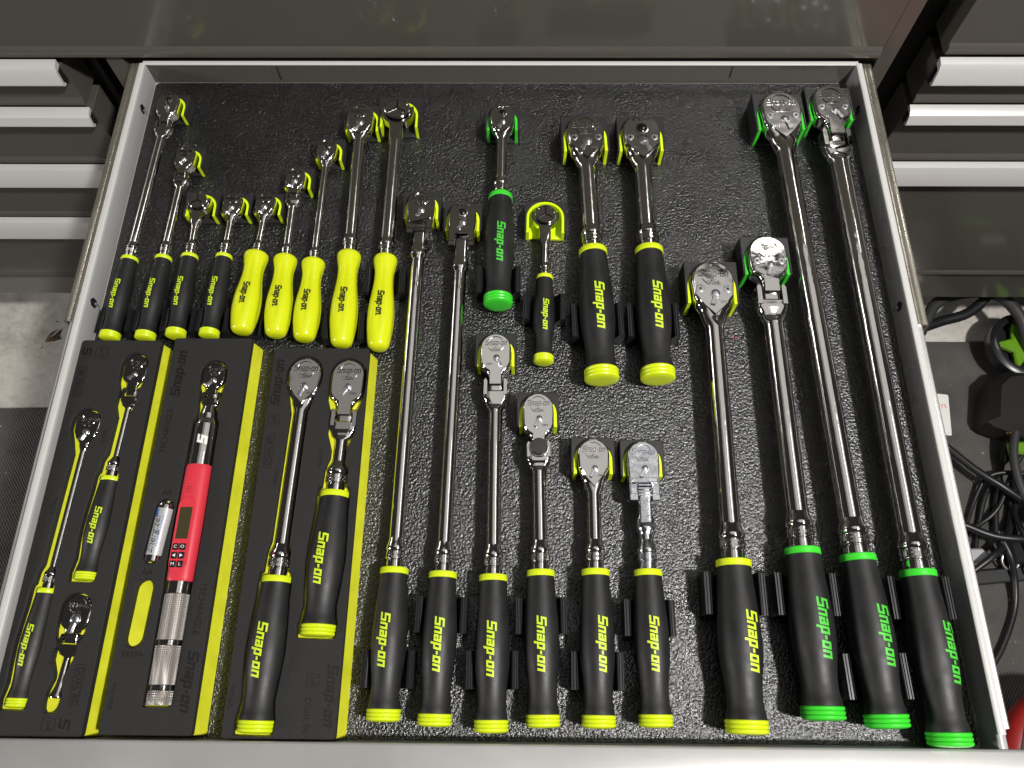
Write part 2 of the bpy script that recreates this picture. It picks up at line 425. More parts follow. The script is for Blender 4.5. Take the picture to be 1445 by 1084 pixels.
# ------------------------------------------------------------------ the open drawer
drawer = thing('pullout_drawer', 'open light grey metal tool drawer full of ratchets', 'drawer', (0, 330, -6))
def d_(mb): return mb.move(lambda x, y, z: (x, y-330, z+6))
d_(box(-381, 381, -2, 661, -4.5, -1.2)).build('bottom_pan', 'paint_grey', drawer)
for s in (-1, 1):
    P = [(s*380, -1.1), (s*380, 23), (s*380.6, 24.6), (s*382, 25.2), (s*385.4, 25.2), (s*386.8, 24.4), (s*387.3, 22.5), (s*387.3, -45), (s*386.0, -45), (s*386, -6), (s*381.6, -6)]
    w = d_(extrude_y(P, 0, 660.5)).build('side_wall', 'paint_grey', drawer, 50)
    # white rolled rim along the top edge
    P = [(s*380.4+s*3.2+3.3*math.cos(a), 25.6+1.5*math.sin(a)) for a in [2*PI*k/16 for k in range(16)]]
    d_(extrude_y(P, 10, 661)).build('rim', 'rim_white', w, 50)
    # slot with punched tab
    for yy, zz in ((612, 11), (376, 13)):
        x = s*379.9
        hx = [(yy+5*math.cos(a), zz+6.5*math.sin(a)) for a in [2*PI*k/6+.5 for k in range(6)]]
        q = MB().add([(x, a, b2) for a, b2 in hx]+[(x+s*.6, a, b2) for a, b2 in hx], [tuple(range(6))]+[(k, (k+1) % 6, 6+(k+1) % 6, 6+k) for k in range(6)])
        d_(q).build('slot', 'bare_slot', w, 0)
        d_(box(min(x, x-s*1.4), max(x, x-s*1.4), yy-1.2, yy+1.2, zz-8.5, zz-1, .3)).build('tab', 'bright_slide', w)
    # slides: fixed outer channel to y=352, travelling inner member to the front
    def sl(*a): return [(s*x, z) for x, z in a]
    P = sl((388.6, 21.5), (389.3, 23.2), (391, 23.6), (393.2, 22.6), (395, 23.4), (397.6, 23.0), (398.8, 21.0), (398.8, -18), (397.6, -18), (397.6, 20), (390, 20.5), (389.8, 18), (388.6, 18))
    d_(extrude_y(P, 352, FY-2)).build('slide_channel', 'zinc_slide', drawer, 40)
    P = sl((388.3, 20.0), (389, 21), (390.8, 21.2), (391.6, 20.2), (392.6, 20.4), (393.8, 19.6), (394.0, 17), (394.0, -14), (388.3, -14))
    d_(extrude_y(P, 14, 640)).build('slide_rail', 'bright_slide', drawer, 40)
# back wall with a folded white lip
d_(box(-379.8, 379.8, 660.6, 662, -6, 24.4)).build('back_wall', 'cabinet_paint', drawer)
d_(extrude_x([(659.8, 24.6), (664.5, 25.0), (664.5, 26.2), (661, 26.4), (659.6, 25.8)], -383, 383)).build('back_lip', 'rim_white', drawer, 40)
d_(box(-240, -239, 660, 660.5, 4, 22)).build('seam', 'bare_slot', drawer)
d_(box(250, 251, 660, 660.5, 8, 23)).build('seam', 'bare_slot', drawer)
# front panel and its flat grip trim
fw = d_(box(-392, 392, -22, -1.2, -70, 25.4, .6)).build('front_panel', 'paint_grey', drawer)
P = [(0.2, 22), (0.2, 25.8), (-.6, 26.8), (-2, 27.3), (-24, 28.2), (-31, 27.2), (-37, 24), (-40, 18), (-40, 14), (-36, 14), (-22.4, 22), (-22.4, 25.5), (-1, 25.5), (-1, 22)]
d_(extrude_x(P, -398, 398)).build('grip_trim', 'front_trim_metal', drawer, 40)

# black embossed liner
ln = prism(rect(-379, 379, 1, 659.5, 5), -1.1, 0, .3).build('drawer_liner', 'liner')
tag(ln, 'black textured rubber liner covering the bottom of the open drawer', 'liner')
for k, (x, y, n) in enumerate(((279, 3.5, 5), (320, 3.5, 4))):
    for j in range(n): box(x-5, x+5, y+1.8*j, y+1.8*j+.8, .1, .5).build('stamped_bar', 'foam_stamp', ln)

# ------------------------------------------------------------------ ratchets
def interp(prof):
    def f(y):
        for i in range(len(prof)-1):
            (a, ra), (b2, rb) = prof[i], prof[i+1]
            if a <= y <= b2:
                t = (y-a)/(b2-a) if b2 > a else 0; return ra+(rb-ra)*t
        return prof[0][1] if y < prof[0][0] else prof[-1][1]
    return f
def smooth_prof(keys, n=46):
    """monotone-ish resample of key points with Catmull-Rom in r"""
    ys = [k[0] for k in keys]; out = []
    for j in range(n+1):
        y = ys[0]+(ys[-1]-ys[0])*j/n
        i = max(k for k in range(len(ys)-1) if ys[k] <= y+1e-9)
        t = (y-ys[i])/(ys[i+1]-ys[i]); p0 = keys[max(0, i-1)][1]; p1 = keys[i][1]; p2 = keys[i+1][1]; p3 = keys[min(len(keys)-1, i+2)][1]
        out.append((y, .5*(2*p1+(p2-p0)*t+(2*p0-5*p1+4*p2-p3)*t*t+(3*p1-p0-3*p2+p3)*t**3)))
    return out
def soft_handle(root, L, r, color, xoff):
    c = L*.082; c1 = L*.955
    keys = [(c, .905*r), (.105*L, .885*r), (.14*L, .825*r), (.20*L, .80*r), (.28*L, .845*r), (.38*L, .945*r), (.47*L, .995*r), (.56*L, .995*r), (.66*L, .955*r), (.78*L, .885*r), (.88*L, .825*r), (c1, .79*r)]
    prof = smooth_prof(keys); rf = interp(prof)
    h = lathe([(c, .5*r)]+prof+[(c1, .5*r)], 36).build('handle', 'handle_rubber', root, 50)
    lines = 3
    cp = [(0, .30*r), (.15, .62*r), (.6, .80*r), (1.2, .895*r)]
    for k in range(lines):
        a = 1.2+(c-1.2)*k/lines; b2 = 1.2+(c-1.2)*(k+1)/lines; d = b2-a
        cp += [(a+.10*d, .93*r), (a+.4*d, .955*r), (a+.72*d, .95*r), (a+.9*d, .925*r), (b2-.02*d, .885*r)]
    lathe(cp, 36).build('end_cap', color+'_trim', root, 25)
    lathe([(c1, .6*r), (c1+.05, .805*r), (c1+.5, .83*r), (L-.9, .83*r), (L-.2, .80*r), (L, .74*r), (L, .5*r)], 36).build('collar', color+'_trim', root, 35)
    vs, fs = wrap_print('Snap-on', .69*L, xoff, .345*L, .082*r*1.05 if r > 12 else .085*r, rf)
    flat('lettering', vs, fs, color+'_print', h)
def hard_handle(root, L, r, xoff):
    keys = [(0, .42*r), (.02*L, .66*r), (.05*L, .76*r), (.10*L, .84*r), (.22*L, .97*r), (.33*L, 1.0*r), (.45*L, .96*r), (.60*L, .82*r), (.70*L, .74*r), (.80*L, .735*r), (.88*L, .82*r), (.94*L, .87*r), (.975*L, .82*r), (.995*L, .60*r), (L, .45*r)]
    prof = smooth_prof(keys, 60); rf = interp(prof)
    def flute(t, y):
        k = max(0, min(1, (y/L-.08)/.15))*max(0, min(1, (.93-y/L)/.12))
        return 1-.12*k*(1-abs(math.cos(2*(t+PI/4))))**1.2
    h = lathe(prof, 48, shape=flute).build('handle', 'neon_hard', root, 60)
    vs, fs = wrap_print('Snap-on.', .565*L, xoff, .275*L, .075*r, rf, .2)
    flat('lettering', vs, fs, 'black_print', h)
def ferrule(root, y0, rs, rf_, ln_, mt='chrome'):
    b = rf_
    prof = [(y0-1.0, b*.8), (y0, b*.92), (y0+ln_*.30, b*.92), (y0+ln_*.32, b*.86), (y0+ln_*.36, b*.86), (y0+ln_*.38, b), (y0+ln_*.74, b), (y0+ln_*.76, b*.93), (y0+ln_*.80, b*1.0), (y0+ln_*.9, b*1.06), (y0+ln_*1.0, b*1.03), (y0+ln_*1.18, (b+rs)/2), (y0+ln_*1.4, rs)]
    f_ = lathe(prof, 28).build('ferrule', mt, root, 30)
    # raised characters round the marking band
    q, w = cells('UHSAEHSA', 1, 1, 0); mb = MB(); a_w = 2.4/w; y_s = ln_*.28/5
    for c in q:
        vs = []
        for rr in (b-.05, b+.32):
            for (u, v2) in c:
                a = -1.2+u*a_w; vs.append((rr*math.sin(a), y0+ln_*.42+(v2)*y_s, rr*math.cos(a)))
        mb.add(vs, [(4, 5, 6, 7), (0, 1, 5, 4), (1, 2, 6, 5), (2, 3, 7, 6), (3, 0, 4, 7)])
    mb.build('marking', mt, f_, 0)
def lever(head, y, R, ang, z, big=1.0, x=0):
    r = .20*R*big; le = .62*R*big
    d = lathe([(0, r*1.18), (.5, r*1.18), (.55, r), (1.1, r*.96), (1.6, r*.75), (1.9, r*.35)], 20).move(lambda a, b2, c: (a+x, c+y, b2+z))
    c, s_ = math.cos(ang), math.sin(ang); ax = (s_, -c); px = (c, s_)
    P = [(r*.62, 0), (r*.42, le*.55), (r*.62, le*.9), (r*.5, le), (-r*.5, le), (-r*.62, le*.9), (-r*.42, le*.55), (-r*.62, 0)]
    Q = [(x+px[0]*a+ax[0]*b2, y+px[1]*a+ax[1]*b2) for a, b2 in P]
    merge(d, prism(Q, z+.2, z+1.7, .35)).build('selector_lever', 'steel_lever', head, 30)
def logo(head, R, z, yc, mt, width=1.42, full=True, button=False):
    mb = MB(); t = .9
    if button:
        mb.add(*_pair(emboss('Snap-on', 0, yc+.62*R, .95*R, .17*R, z, t)))
        mb.add(*_pair(emboss('USA', 0, yc-.50*R, .52*R, .16*R, z, t, 0)))
    else:
        for a0, a1 in ((20, 160), (205, 245), (295, 335)):
            mb.add(*_pair(arc_band(0, yc+.02*R, .50*R, .565*R, a0, a1, z, z+t)))
        mb.add(*_pair(emboss('Snap-on', 0, yc+.06*R, width*R, .30*R, z, t)))
        mb.add(*_pair(emboss('USA', 0, yc-.42*R, .60*R, .20*R, z, t, 0)))
    mb.build('embossed_logo', mt, head, 0)
def _pair(m): return m.v, m.f
def switch_marks(head, R, z, y, mt, x):
    emboss('ON', x, y, .34*R, .15*R, z, .3, 0).build('switch_mark', mt, head, 0)
def tip_secs(R, h, p, y0=0):
    out = []
    for a in (0, 20, 38, 54, 68, 79, 86, 89.3):
        a_ = math.radians(a); k = 1-.0*a/90
        out.append((y0+R*math.sin(a_), max(.05, R*math.cos(a_)), h*(1 if a < 60 else 1-.10*((a-60)/30)**2), p))
    return out
def outline_pear(R, a, w2, yt, k=.9):
    P = [(R*k*math.cos(math.radians(t)), R*k*math.sin(math.radians(t))) for t in range(0, 181, 12)]
    P += [(-w2*k, -a), (-w2*k*.55, -a-(yt-a)*.55), (0, -yt), (w2*k*.55, -a-(yt-a)*.55), (w2*k, -a)]
    return P
def outline_oval(R, b, wt, yt, k=.92):
    P = [(R*k*math.cos(math.radians(t)), R*k*math.sin(math.radians(t))) for t in range(0, 181, 12)]
    P += [(-R*k*.97, -b), (-R*k*.86, -b-.28*R), (-R*k*.62, -b-.50*R), (-wt, -b-.62*R), (-wt, -yt), (wt, -yt), (wt, -b-.62*R), (R*k*.62, -b-.50*R), (R*k*.86, -b-.28*R), (R*k*.97, -b)]
    return P
def shift(mb, dy): return mb.move(lambda x, y, z: (x, y+dy, z))
def screw(head, x, y, r, z):
    s_ = lathe([(0, r), (.35, r), (.5, r*.9), (.5, r*.78), (.25, r*.74), (.25, .45*r)], 18).move(lambda a, b2, c: (a+x, c+y, b2+z)).build('screw', 'steel_lever', head, 30)
    P = []
    for k in range(12): P.append((x+r*(.44 if k % 2 == 0 else .28)*math.cos(PI*k/6), y+r*(.44 if k % 2 == 0 else .28)*math.sin(PI*k/6)))
    prism(P, z+.28, z+.34).build('star_recess', 'bare_slot', s_, 0)

def head_pear(root, Y, R, T, rs, mt, o):
    a = o.get('a', .82)*R; w2 = .94*R; nk = o.get('neck', 2.3)*R
    secs = [(-nk-.25*R, rs, rs, 2), (-nk, rs, rs, 2), (-nk*.72, rs*1.15+.12*R, T*.78, 2.4), (-a-.30*R, .84*R, T*.96, 4), (-a, w2, T, 6)]+tip_secs(R, T, 7)
    h = shift(loft(secs), Y).build('head', mt, root, 38)
    pl = shift(prism(outline_pear(R, a, w2, o.get('tip', 1.78)*R), T*.80, T+.25, .35, 0), Y).build('cover_plate', mt, h, 30)
    z = T+.25
    deco(h, Y, R, z, mt, o)
    return Y-nk-.2*R
def deco(h, Y, R, z, mt, o):
    if o.get('button'):
        lathe([(0, .36*R), (.5, .36*R), (.7, .31*R), (.7, .29*R)], 24).move(lambda a_, b2, c: (a_, c+Y+.06*R, b2+z)).build('release_ring', mt, h, 30)
        lathe([(0, .28*R), (.8, .28*R), (1.5, .24*R), (2.0, .16*R), (2.3, .05*R)], 24).move(lambda a_, b2, c: (a_, c+Y+.06*R, b2+z)).build('release_button', 'black_steel', h, 40)
        logo(h, R, z, Y+.06*R, mt, button=True)
    else:
        logo(h, R, z, Y+.22*R, mt)
    if o.get('screws'):
        for s in (-1, 1): screw(h, s*.63*R, Y-.52*R, .19*R, z)
    ly = o.get('ly', -.78); lever(h, Y+ly*R, R, o.get('lang', -.45), z, o.get('lb', 1.0), o.get('lx', .06)*R)
    switch_marks(h, R, z, Y+(ly-.42)*R, mt, .42*R*(1 if o.get('lang', -.45) < 0 else -1))
def head_flex(root, Y, R, T, rs, mt, o):
    """oval head with a tongue held in a yoke on the shaft"""
    b = o.get('b', 1.15)*R; k = o.get('k', 1.0)
    sh = b+.75*R; te = sh+1.05*R*k; wt = .44*R
    secs = [(-te, wt, T*.62, 5), (-sh-.1*R, wt, T*.72, 5), (-sh+.12*R, .55*R, T*.9, 5), (-b-.2*R, .90*R, T, 6), (-b, .97*R, T, 7), (-.5*R, R, T, 7)]+tip_secs(R, T, 7)
    h = shift(loft(secs), Y).build('head', mt, root, 38)
    shift(prism(outline_oval(R, b-.12*R, wt*.86, te-.35*R), T*.70, T+.22, .35, 0), Y).build('cover_plate', mt, h, 30)
    deco(h, Y, R, T+.22, mt, o)
    y1 = -sh-.22*R; y0 = -te-.30*R; nk = y0-1.0*R*k
    yk = MB()
    for s in (-1, 1):
        x0, x1 = sorted((s*.50*R, s*.76*R))
        q = prism([(x0, y0), (x1, y0), (x1, y1-.15*R), ((x0+x1)/2, y1+.05*R), (x0, y1-.12*R)], -T*.72, T*.72, .4)
        yk.add(q.v, q.f)
    q = loft([(nk-.15*R, rs, rs, 2), (nk, rs*1.02, rs*1.02, 2), (nk+.42*R*k, .62*R, T*.60, 3.2), (y0-.08*R, .76*R, T*.71, 5), (y0+.22*R, .75*R, T*.70, 5)]); yk.add(q.v, q.f)
    shift(yk, Y).build('yoke', mt, root, 35)
    pin = lathe([(-.79*R, .16*R), (-.775*R, .2*R), (.775*R, .2*R), (.79*R, .16*R)], 18).move(lambda x, y, z: (y, x*0+z+Y-te+.42*R, x))
    pin.build('pivot_pin', 'black_steel', root, 30)
    return Y+nk-.1*R
def head_fork(root, Y, R, T, rs, mt, o):
    """head ends in a fork that straddles the shaft's flat tongue"""
    b = 1.55*R; fe = o.get('fe', 2.65)*R
    secs = [(-b-.1*R, .90*R, T*.9, 6), (-b, .93*R, T, 6), (-.6*R, 1.0*R, T, 7)]+tip_secs(R, T, 7)
    mb = shift(loft(secs), Y)
    for s in (-1, 1):
        x0, x1 = sorted((s*.43*R, s*.92*R))
        q = shift(prism([(x0, -fe), (x1*.98 if s > 0 else x1, -fe), (x1, -b+.3*R), (x0, -b+.3*R)], -T*.9, T*.9, .5), Y); mb.add(q.v, q.f)
    h = mb.build('head', mt, root, 35)
    P = [(R*.92*math.cos(math.radians(t)), R*.92*math.sin(math.radians(t))) for t in range(0, 181, 12)]
    P += [(-.86*R, -b), (-.86*R, -fe*.86), (-.47*R, -fe*.86), (-.47*R, -b-.25*R), (-.33*R, -b-.08*R), (.33*R, -b-.08*R), (.47*R, -b-.25*R), (.47*R, -fe*.86), (.86*R, -fe*.86), (.86*R, -b)]
    shift(prism(P, T*.70, T+.22, .35, 0), Y).build('cover_plate', mt, h, 30)
    deco(h, Y, R, T+.22, mt, o)
    te = -fe-1.25*R
    tg = loft([(te-.75*R, rs, rs, 2), (te-.35*R, rs*1.25, rs*1.2, 2.2), (te, .56*R, T*.75, 3), (te+.5*R, .41*R, T*.70, 5), (-fe+.5*R, .40*R, T*.70, 6), (-b-.45*R, .40*R, T*.66, 6)])
    shift(tg, Y).build('tongue', mt, root, 35)
    lathe([(-.96*R, .17*R), (-.94*R, .21*R), (.94*R, .21*R), (.96*R, .17*R)], 18).move(lambda x, y, z: (y, z+Y-fe+.38*R, x)).build('pivot_pin', 'black_steel', root, 30)
    if o.get('lock'):
        c, s_ = math.cos(o['lock']), math.sin(o['lock'])
        P = [(a*c-b2*s_, a*s_+b2*c+Y-b+.02*R) for a, b2 in rect(-.80*R, .80*R, -.17*R, .15*R, .12*R)]
        prism(P, T+.2, T+2.2, .5).build('locking_bar', mt, h, 30)
        for j in range(4):
            box(-.40*R, .40*R, Y-b-.30*R-.2*R*j, Y-b-.18*R-.2*R*j, T*.5, T*.93, .2).build('locking_tooth', mt, root, 30)
    return Y+te-.7*R
def head_disc(root, Y, R, T, rs, mt, o):
    """round swivel head: a turned disc between the arms of a horseshoe yoke"""
    d = .74*R; g = .80*R
    P = []
    for t in range(-8, -174, -12)[::-1] if False else range(172, 369, 12): P.append((g*math.cos(math.radians(t)), g*math.sin(math.radians(t))))
    P = [(g*math.cos(math.radians(t)), g*math.sin(math.radians(t))) for t in range(155, 386, 11)]
    O = [(1.02*R*math.cos(math.radians(t)), 1.02*R*math.sin(math.radians(t))) for t in range(20, -61, -10)]
    O += [(.36*R, -1.35*R), (.30*R, -1.7*R), (-.30*R, -1.7*R), (-.36*R, -1.35*R)]+[(-x, y) for x, y in [(1.02*R*math.cos(math.radians(t)), 1.02*R*math.sin(math.radians(t))) for t in range(20, -61, -10)][::-1]]
    yk = prism(P+O, -T*.8, T*.55, .5)
    nk = o.get('neck', 2.6)*R
    q = loft([(-nk-.1*R, rs, rs, 2), (-nk, rs, rs, 2), (-1.75*R, .44*R, T*.62, 3), (-1.3*R, .42*R, T*.50, 4)]); yk.add(q.v, q.f)
    shift(yk, Y).build('yoke', mt, root, 35)
    h = lathe([(-T*.9, d*.9), (-T*.85, d), (T*.7, d), (T*.78, d*1.06), (T*.98, d*1.06), (T*1.06, d*1.0), (T*1.06, d*.90), (T*.98, d*.87)], 32).move(lambda x, y, z: (x, z+Y, y)).build('head', mt, root, 35)
    mb = MB()
    for a in (90, 210, 330):
        a_ = math.radians(a); c, s_ = math.cos(a_), math.sin(a_)
        Q = [(u*c-v2*s_, u*s_+v2*c+Y) for u, v2 in ((0, -.045*R), (d*.84, -.045*R), (d*.84, .045*R), (0, .045*R))]
        m_ = prism(Q, T*.9, T*1.01+.001*a); mb.add(m_.v, m_.f)
    mb.build('spoke', 'black_steel', h, 0)
    P = disc(.3*R, Y-.25*R, .16*R, 10); prism(P, T*.95, T*1.02).build('direction_mark', mt, h, 0)
    return Y-nk-.05*R
HEADS = {'pear': head_pear, 'flex': head_flex, 'fork': head_fork, 'disc': head_disc}

def head_holder(x, y, ang, R, ztop, ref, color, bright=False):
    W = R+4.9; Ri = R+2.9; Rn = R+.3; y1 = R+3.2; y0 = -1.0*R-1.0; sh = (.02 if bright else -.24)*R
    g = 'head holders lining the drawer'
    word = 'yellow' if color == 'neon' else 'green'
    t = thing('head_holder', 'black head holder with %s lining under the %s' % (word, ref), 'tool holder', (x, y, 0), -ang, group=g)
    def arc(r): return [(r*math.cos(math.radians(a)), r*math.sin(math.radians(a))+sh) for a in range(0, 181, 10)]
    P = [(W, y0), (W, y1), (-W, y1), (-W, y0), (-Ri, y0)]+arc(Ri)[::-1]+[(Ri, y0)]
    prism(P, .2, ztop, .5).build('block', 'holder_plastic', t, 30)
    P = [(Ri-.05, y0+2), (Ri+.2, y0-.5), (Rn-.2, y0-.5)]+arc(Rn)+[(-Rn+.2, y0-.5), (-Ri-.2, y0-.5), (-Ri+.05, y0+2)]+arc(Ri-.05)[::-1]
    prism(P, .3, ztop-.7, .3).build('lining', color+'_lining', t, 30)
    prism([(Rn-.02, y0-.5)]+arc(Rn-.02)+[(-Rn+.02, y0-.5)], .3, 3.2, .3).build('lining_floor', color+'_lining' if bright else 'holder_plastic', t, 30)
def handle_cradle(x, y, ang, xw, H, ref, ln_=28, th=3.0):
    t = thing('handle_cradle', 'black ridged handle cradle holding the %s' % ref, 'tool holder', (x, y, 0), -ang, group='ridged handle cradles')
    box(-xw+1, xw-1, -ln_/2+.5, ln_/2-.5, .2, 3, .3).build('base', 'cradle_plastic', t)
    for s in (-1, 1):
        P = [(s*a, b2) for a, b2 in ((xw+th, .2), (xw+th, H-2), (xw+th*.85, H), (xw+th*.62, H), (xw+th*.5, H-1.1), (xw+th*.36, H-1.1), (xw+th*.24, H), (xw-.1*th, H), (xw-.22*th, H-1.1), (xw-.36*th, H-1.1), (xw-.5*th, H), (xw-.75*th, H-.4), (xw-1.2*th, H-4), (xw*.45, 4.2), (xw*.42, 3.2), (xw-1, .2))]
        extrude_y(P, -ln_/2, ln_/2).build('side_wall', 'cradle_plastic', t, 30)

POCKET = {}
def ratchet(i, kind, tail, headp, zt, L, rh, R, T, rs, color, ref, label, o=None, xoff=0, hold=True, crad=None, mt='chrome', hard=False):
    o = o or {}
    (tx, ty), (hx, hy) = tail, headp
    ang = math.atan2(hx-tx, hy-ty); Y = math.hypot(hx-tx, hy-ty)
    root = thing('ratchet', label, 'ratchet', (tx, ty, zt), -ang, group='ratchets in the drawer')
    ye = HEADS[kind](root, Y, R, T, rs, mt, o)
    if hard: hard_handle(root, L, rh, xoff)
    else: soft_handle(root, L, rh, color, xoff)
    rf_ = o.get('rf', max(rs*1.22, rh*.56)); fl = o.get('fl', rh*1.25)
    ferrule(root, L, rs, rf_, fl, mt)
    y0 = L+fl*1.2
    lathe([(y0, rs), ((y0+ye)/2, rs), (ye+1.5, rs)], 36).build('shaft', mt, root, 40)
    if hold: head_holder(hx+(1.6 if i < 10 else 0), hy, ang, R+(2.6 if i == 13 else 0), zt+T-o.get('hd', 7.0), ref, color, i == 13)
    if crad:
        yc, xw, H = crad[:3]; th = crad[3] if len(crad) > 3 else 3.0; k = (yc-ty)/math.cos(ang)
        handle_cradle(tx+k*math.sin(ang), yc, ang, xw, H, ref, crad[4] if len(crad) > 4 else 28, th)
    POCKET[i] = (tx, ty, ang, Y, L, rh, R, rs, o)
    return root
N_ = 'neon'; G_ = 'green'
# back left: small ratchets with soft grips
ratchet(1, 'flex', (-355, 335), (-348, 613), 17, 88, 9.6, 11.2, 6, 4.6, N_, 'leftmost small long flex ratchet', 'leftmost long flex head ratchet with black grip beside the left drawer wall', dict(button=1, lang=.35, k=.9), -1.5, crad=(357, 12.6, 17, 2.4, 24))
ratchet(2, 'flex', (-322, 335), (-318, 544), 17, 89, 9.6, 9.8, 6, 4.3, N_, 'second soft grip ratchet from the left wall', 'small flex head ratchet with black grip, second from the left wall', dict(lang=-.5, k=.9), -1.5, crad=(357, 12.6, 17, 2.4, 24))
ratchet(3, 'disc', (-294, 338), (-296, 487), 17, 88, 9.6, 12, 6, 3.6, N_, 'round headed soft grip ratchet at left', 'small round headed swivel ratchet with black grip, third from the left wall', None, -1.5, crad=(357, 12.6, 17, 2.4, 24))
ratchet(4, 'pear', (-263, 338), (-261, 486), 17, 88, 9.6, 9.9, 6, 3.5, N_, 'fourth soft grip ratchet from the left wall', 'small fixed head ratchet with black grip beside the yellow handled row', dict(lb=1.25), -1.5, crad=(357, 12.6, 17, 2.4, 24))
# yellow hard handles
HG = 'hard'
ratchet(5, 'pear', (-233, 342), (-228, 486), 18, 87, 13.2, 9.9, 6, 3.4, N_, 'leftmost yellow handled ratchet', 'leftmost of the yellow handled ratchets, short with small fixed head', dict(lb=1.25, rf=5, fl=9), 0, hard=True, crad=(357, 13.6, 12, 1.6, 24))
ratchet(6, 'flex', (-201, 339), (-202, 517), 18, 86, 12.8, 9.9, 6, 4.2, N_, 'yellow handled flex ratchet', 'yellow handled ratchet with small flex head, second of the yellow row', dict(lb=1.2, rf=5, fl=9, k=.85, b=.9), 0, hard=True, crad=(357, 12.2, 12, 1.2, 24))
ratchet(7, 'pear', (-174, 335), (-174, 553), 18, 86, 12.8, 10.2, 6, 3.9, N_, 'middle yellow handled ratchet', 'slim shafted yellow handled ratchet with fixed head, third of the yellow row', dict(lb=1.25, rf=5, fl=9), 0, hard=True, crad=(357, 13.0, 12, 1.4, 24))
ratchet(8, 'pear', (-139, 329), (-143, 593), 18, 101, 13.2, 14, 7.5, 6.3, N_, 'larger yellow handled ratchet with fixed head', 'large yellow handled ratchet with squarish fixed head near the back wall', dict(lb=1.15, rf=7.6, fl=13, a=.9, tip=1.7, neck=2.2, lang=-.5), 0, hard=True, crad=(352, 16.5, 17))
ratchet(9, 'disc', (-105, 326), (-105, 601), 18, 100, 13.0, 17, 8, 7.0, N_, 'yellow handled ratchet with round head', 'rightmost yellow handled ratchet with large round swivel head', dict(rf=7.6, fl=13, neck=2.35), 0, hard=True, crad=(401, 16.5, 17))
# long flex pair
ratchet(10, 'fork', (-77, 14), (-73, 483), 20, 115, 13.8, 13.6, 7.5, 6.4, N_, 'long locking flex ratchet', 'very long locking flex ratchet with angled locking bar next to the yellow handles', dict(lock=.28, lang=-.5), -3, crad=(52, 17.6, 19))
ratchet(11, 'fork', (-38, 11), (-32, 469), 20, 115, 13.8, 13.6, 7.5, 6.2, N_, 'long forked flex ratchet', 'long flex ratchet with forked head and black drive button facing up', dict(button=1, lang=-.5), 0, crad=(93, 17.6, 19))
ratchet(12, 'pear', (4, 370), (5, 591), 21, 124, 14.3, 13.0, 7.5, 5.6, G_, 'short green trimmed ratchet', 'short ratchet with green trimmed black grip alone near the back wall', dict(button=1, lang=-.55, a=.9, fl=14), 1, crad=(401, 18, 19))
ratchet(13, 'disc', (46, 314), (49, 473), 16, 91, 9.9, 13.2, 5.5, 4.2, N_, 'mini round head ratchet', 'smallest round headed ratchet in a bright yellow lined holder in mid drawer', dict(fl=10, hd=6), 1, crad=(374, 17.2, 16))
ratchet(14, 'pear', (98, 294), (90, 569), 22, 137, 16.3, 19.3, 9.0, 8.6, N_, 'left of the two stout ratchets', 'stout ratchet with screwed head and lettered face, left of its pair at back', dict(screws=1, fl=18, lang=-.6), 1, crad=(357, 21, 21, 3, 34))
ratchet(15, 'pear', (148, 295), (147, 569), 22, 137, 16.3, 19.3, 9.0, 8.6, N_, 'right of the two stout ratchets', 'stout ratchet with black drive button facing up, right of its pair at back', dict(screws=1, button=1, fl=18, lang=.5), 2, crad=(357, 21, 21, 3, 34))
# front row
ratchet(16, 'flex', (5, 7), (3, 325), 20, 117, 13.8, 13.9, 7.5, 6.1, N_, 'flex ratchet with open yoke', 'medium long flex head ratchet with open yoke in the front row', dict(lang=.45), -1, crad=(52, 17.6, 19))
ratchet(17, 'flex', (44, 11), (41, 267), 20, 117, 13.8, 13.6, 7.5, 6.1, N_, 'flex ratchet with round lock button', 'front row ratchet with round black lock button below its head', dict(lang=-.5, lockbutton=1, b=1.25, k=.9), -1, crad=(93, 17.6, 19))
ratchet(18, 'pear', (86, 11), (88, 225), 20, 118, 13.8, 13.8, 7.5, 6.0, N_, 'short fixed head ratchet in the front row', 'short ratchet with plain fixed pear head in the front row', dict(a=.8, tip=2.05, neck=2.5, ly=-.95), 3, crad=(52, 17.6, 19))
ratchet(19, 'fork', (129, 12), (130, 223), 20, 117, 13.8, 13.8, 7.5, 6.0, N_, 'short locking flex ratchet', 'short locking flex ratchet with a bluish reflection painted on its head at right of the front row', dict(lock=.04, fe=2.75), 0, crad=(92, 17.6, 19), mt='chrome_blue_reflection')
# right: large half inch tools
ratchet(20, 'pear', (196, 8), (203, 393), 24, 129, 16.9, 19.8, 9.5, 8.4, N_, 'large yellow trimmed fixed ratchet', 'large long fixed ratchet with yellow trim among the green trimmed ones', dict(screws=1, lang=-.3, tip=1.85, neck=2.4), 6, crad=(111, 21.5, 23, 3.2, 33))
ratchet(21, 'flex', (254, 18), (257, 422), 24, 129, 17.0, 18.0, 9.5, 8.8, G_, 'green trimmed flex ratchet of middle length', 'long green trimmed flex ratchet whose head sits halfway down the drawer', dict(screws=1, lang=-.3, b=.85), 4, crad=(111, 21.5, 23, 3.2, 33))
ratchet(22, 'pear', (301, 13), (291, 596), 24, 129, 16.9, 20.8, 9.5, 9.3, G_, 'very long green trimmed fixed ratchet', 'very long green trimmed ratchet with fixed head, second from the right wall', dict(screws=1, lang=.35, tip=1.85, neck=2.5), 5, crad=(50, 21.5, 23, 3.2, 33))
ratchet(23, 'flex', (345, 1), (344, 606), 24, 129, 16.8, 18.8, 9.5, 9.3, G_, 'longest green trimmed flex ratchet', 'longest green trimmed flex ratchet beside the right drawer wall', dict(screws=1, lang=.5, b=.85), 8, crad=(109, 21.5, 23, 3.2, 33))
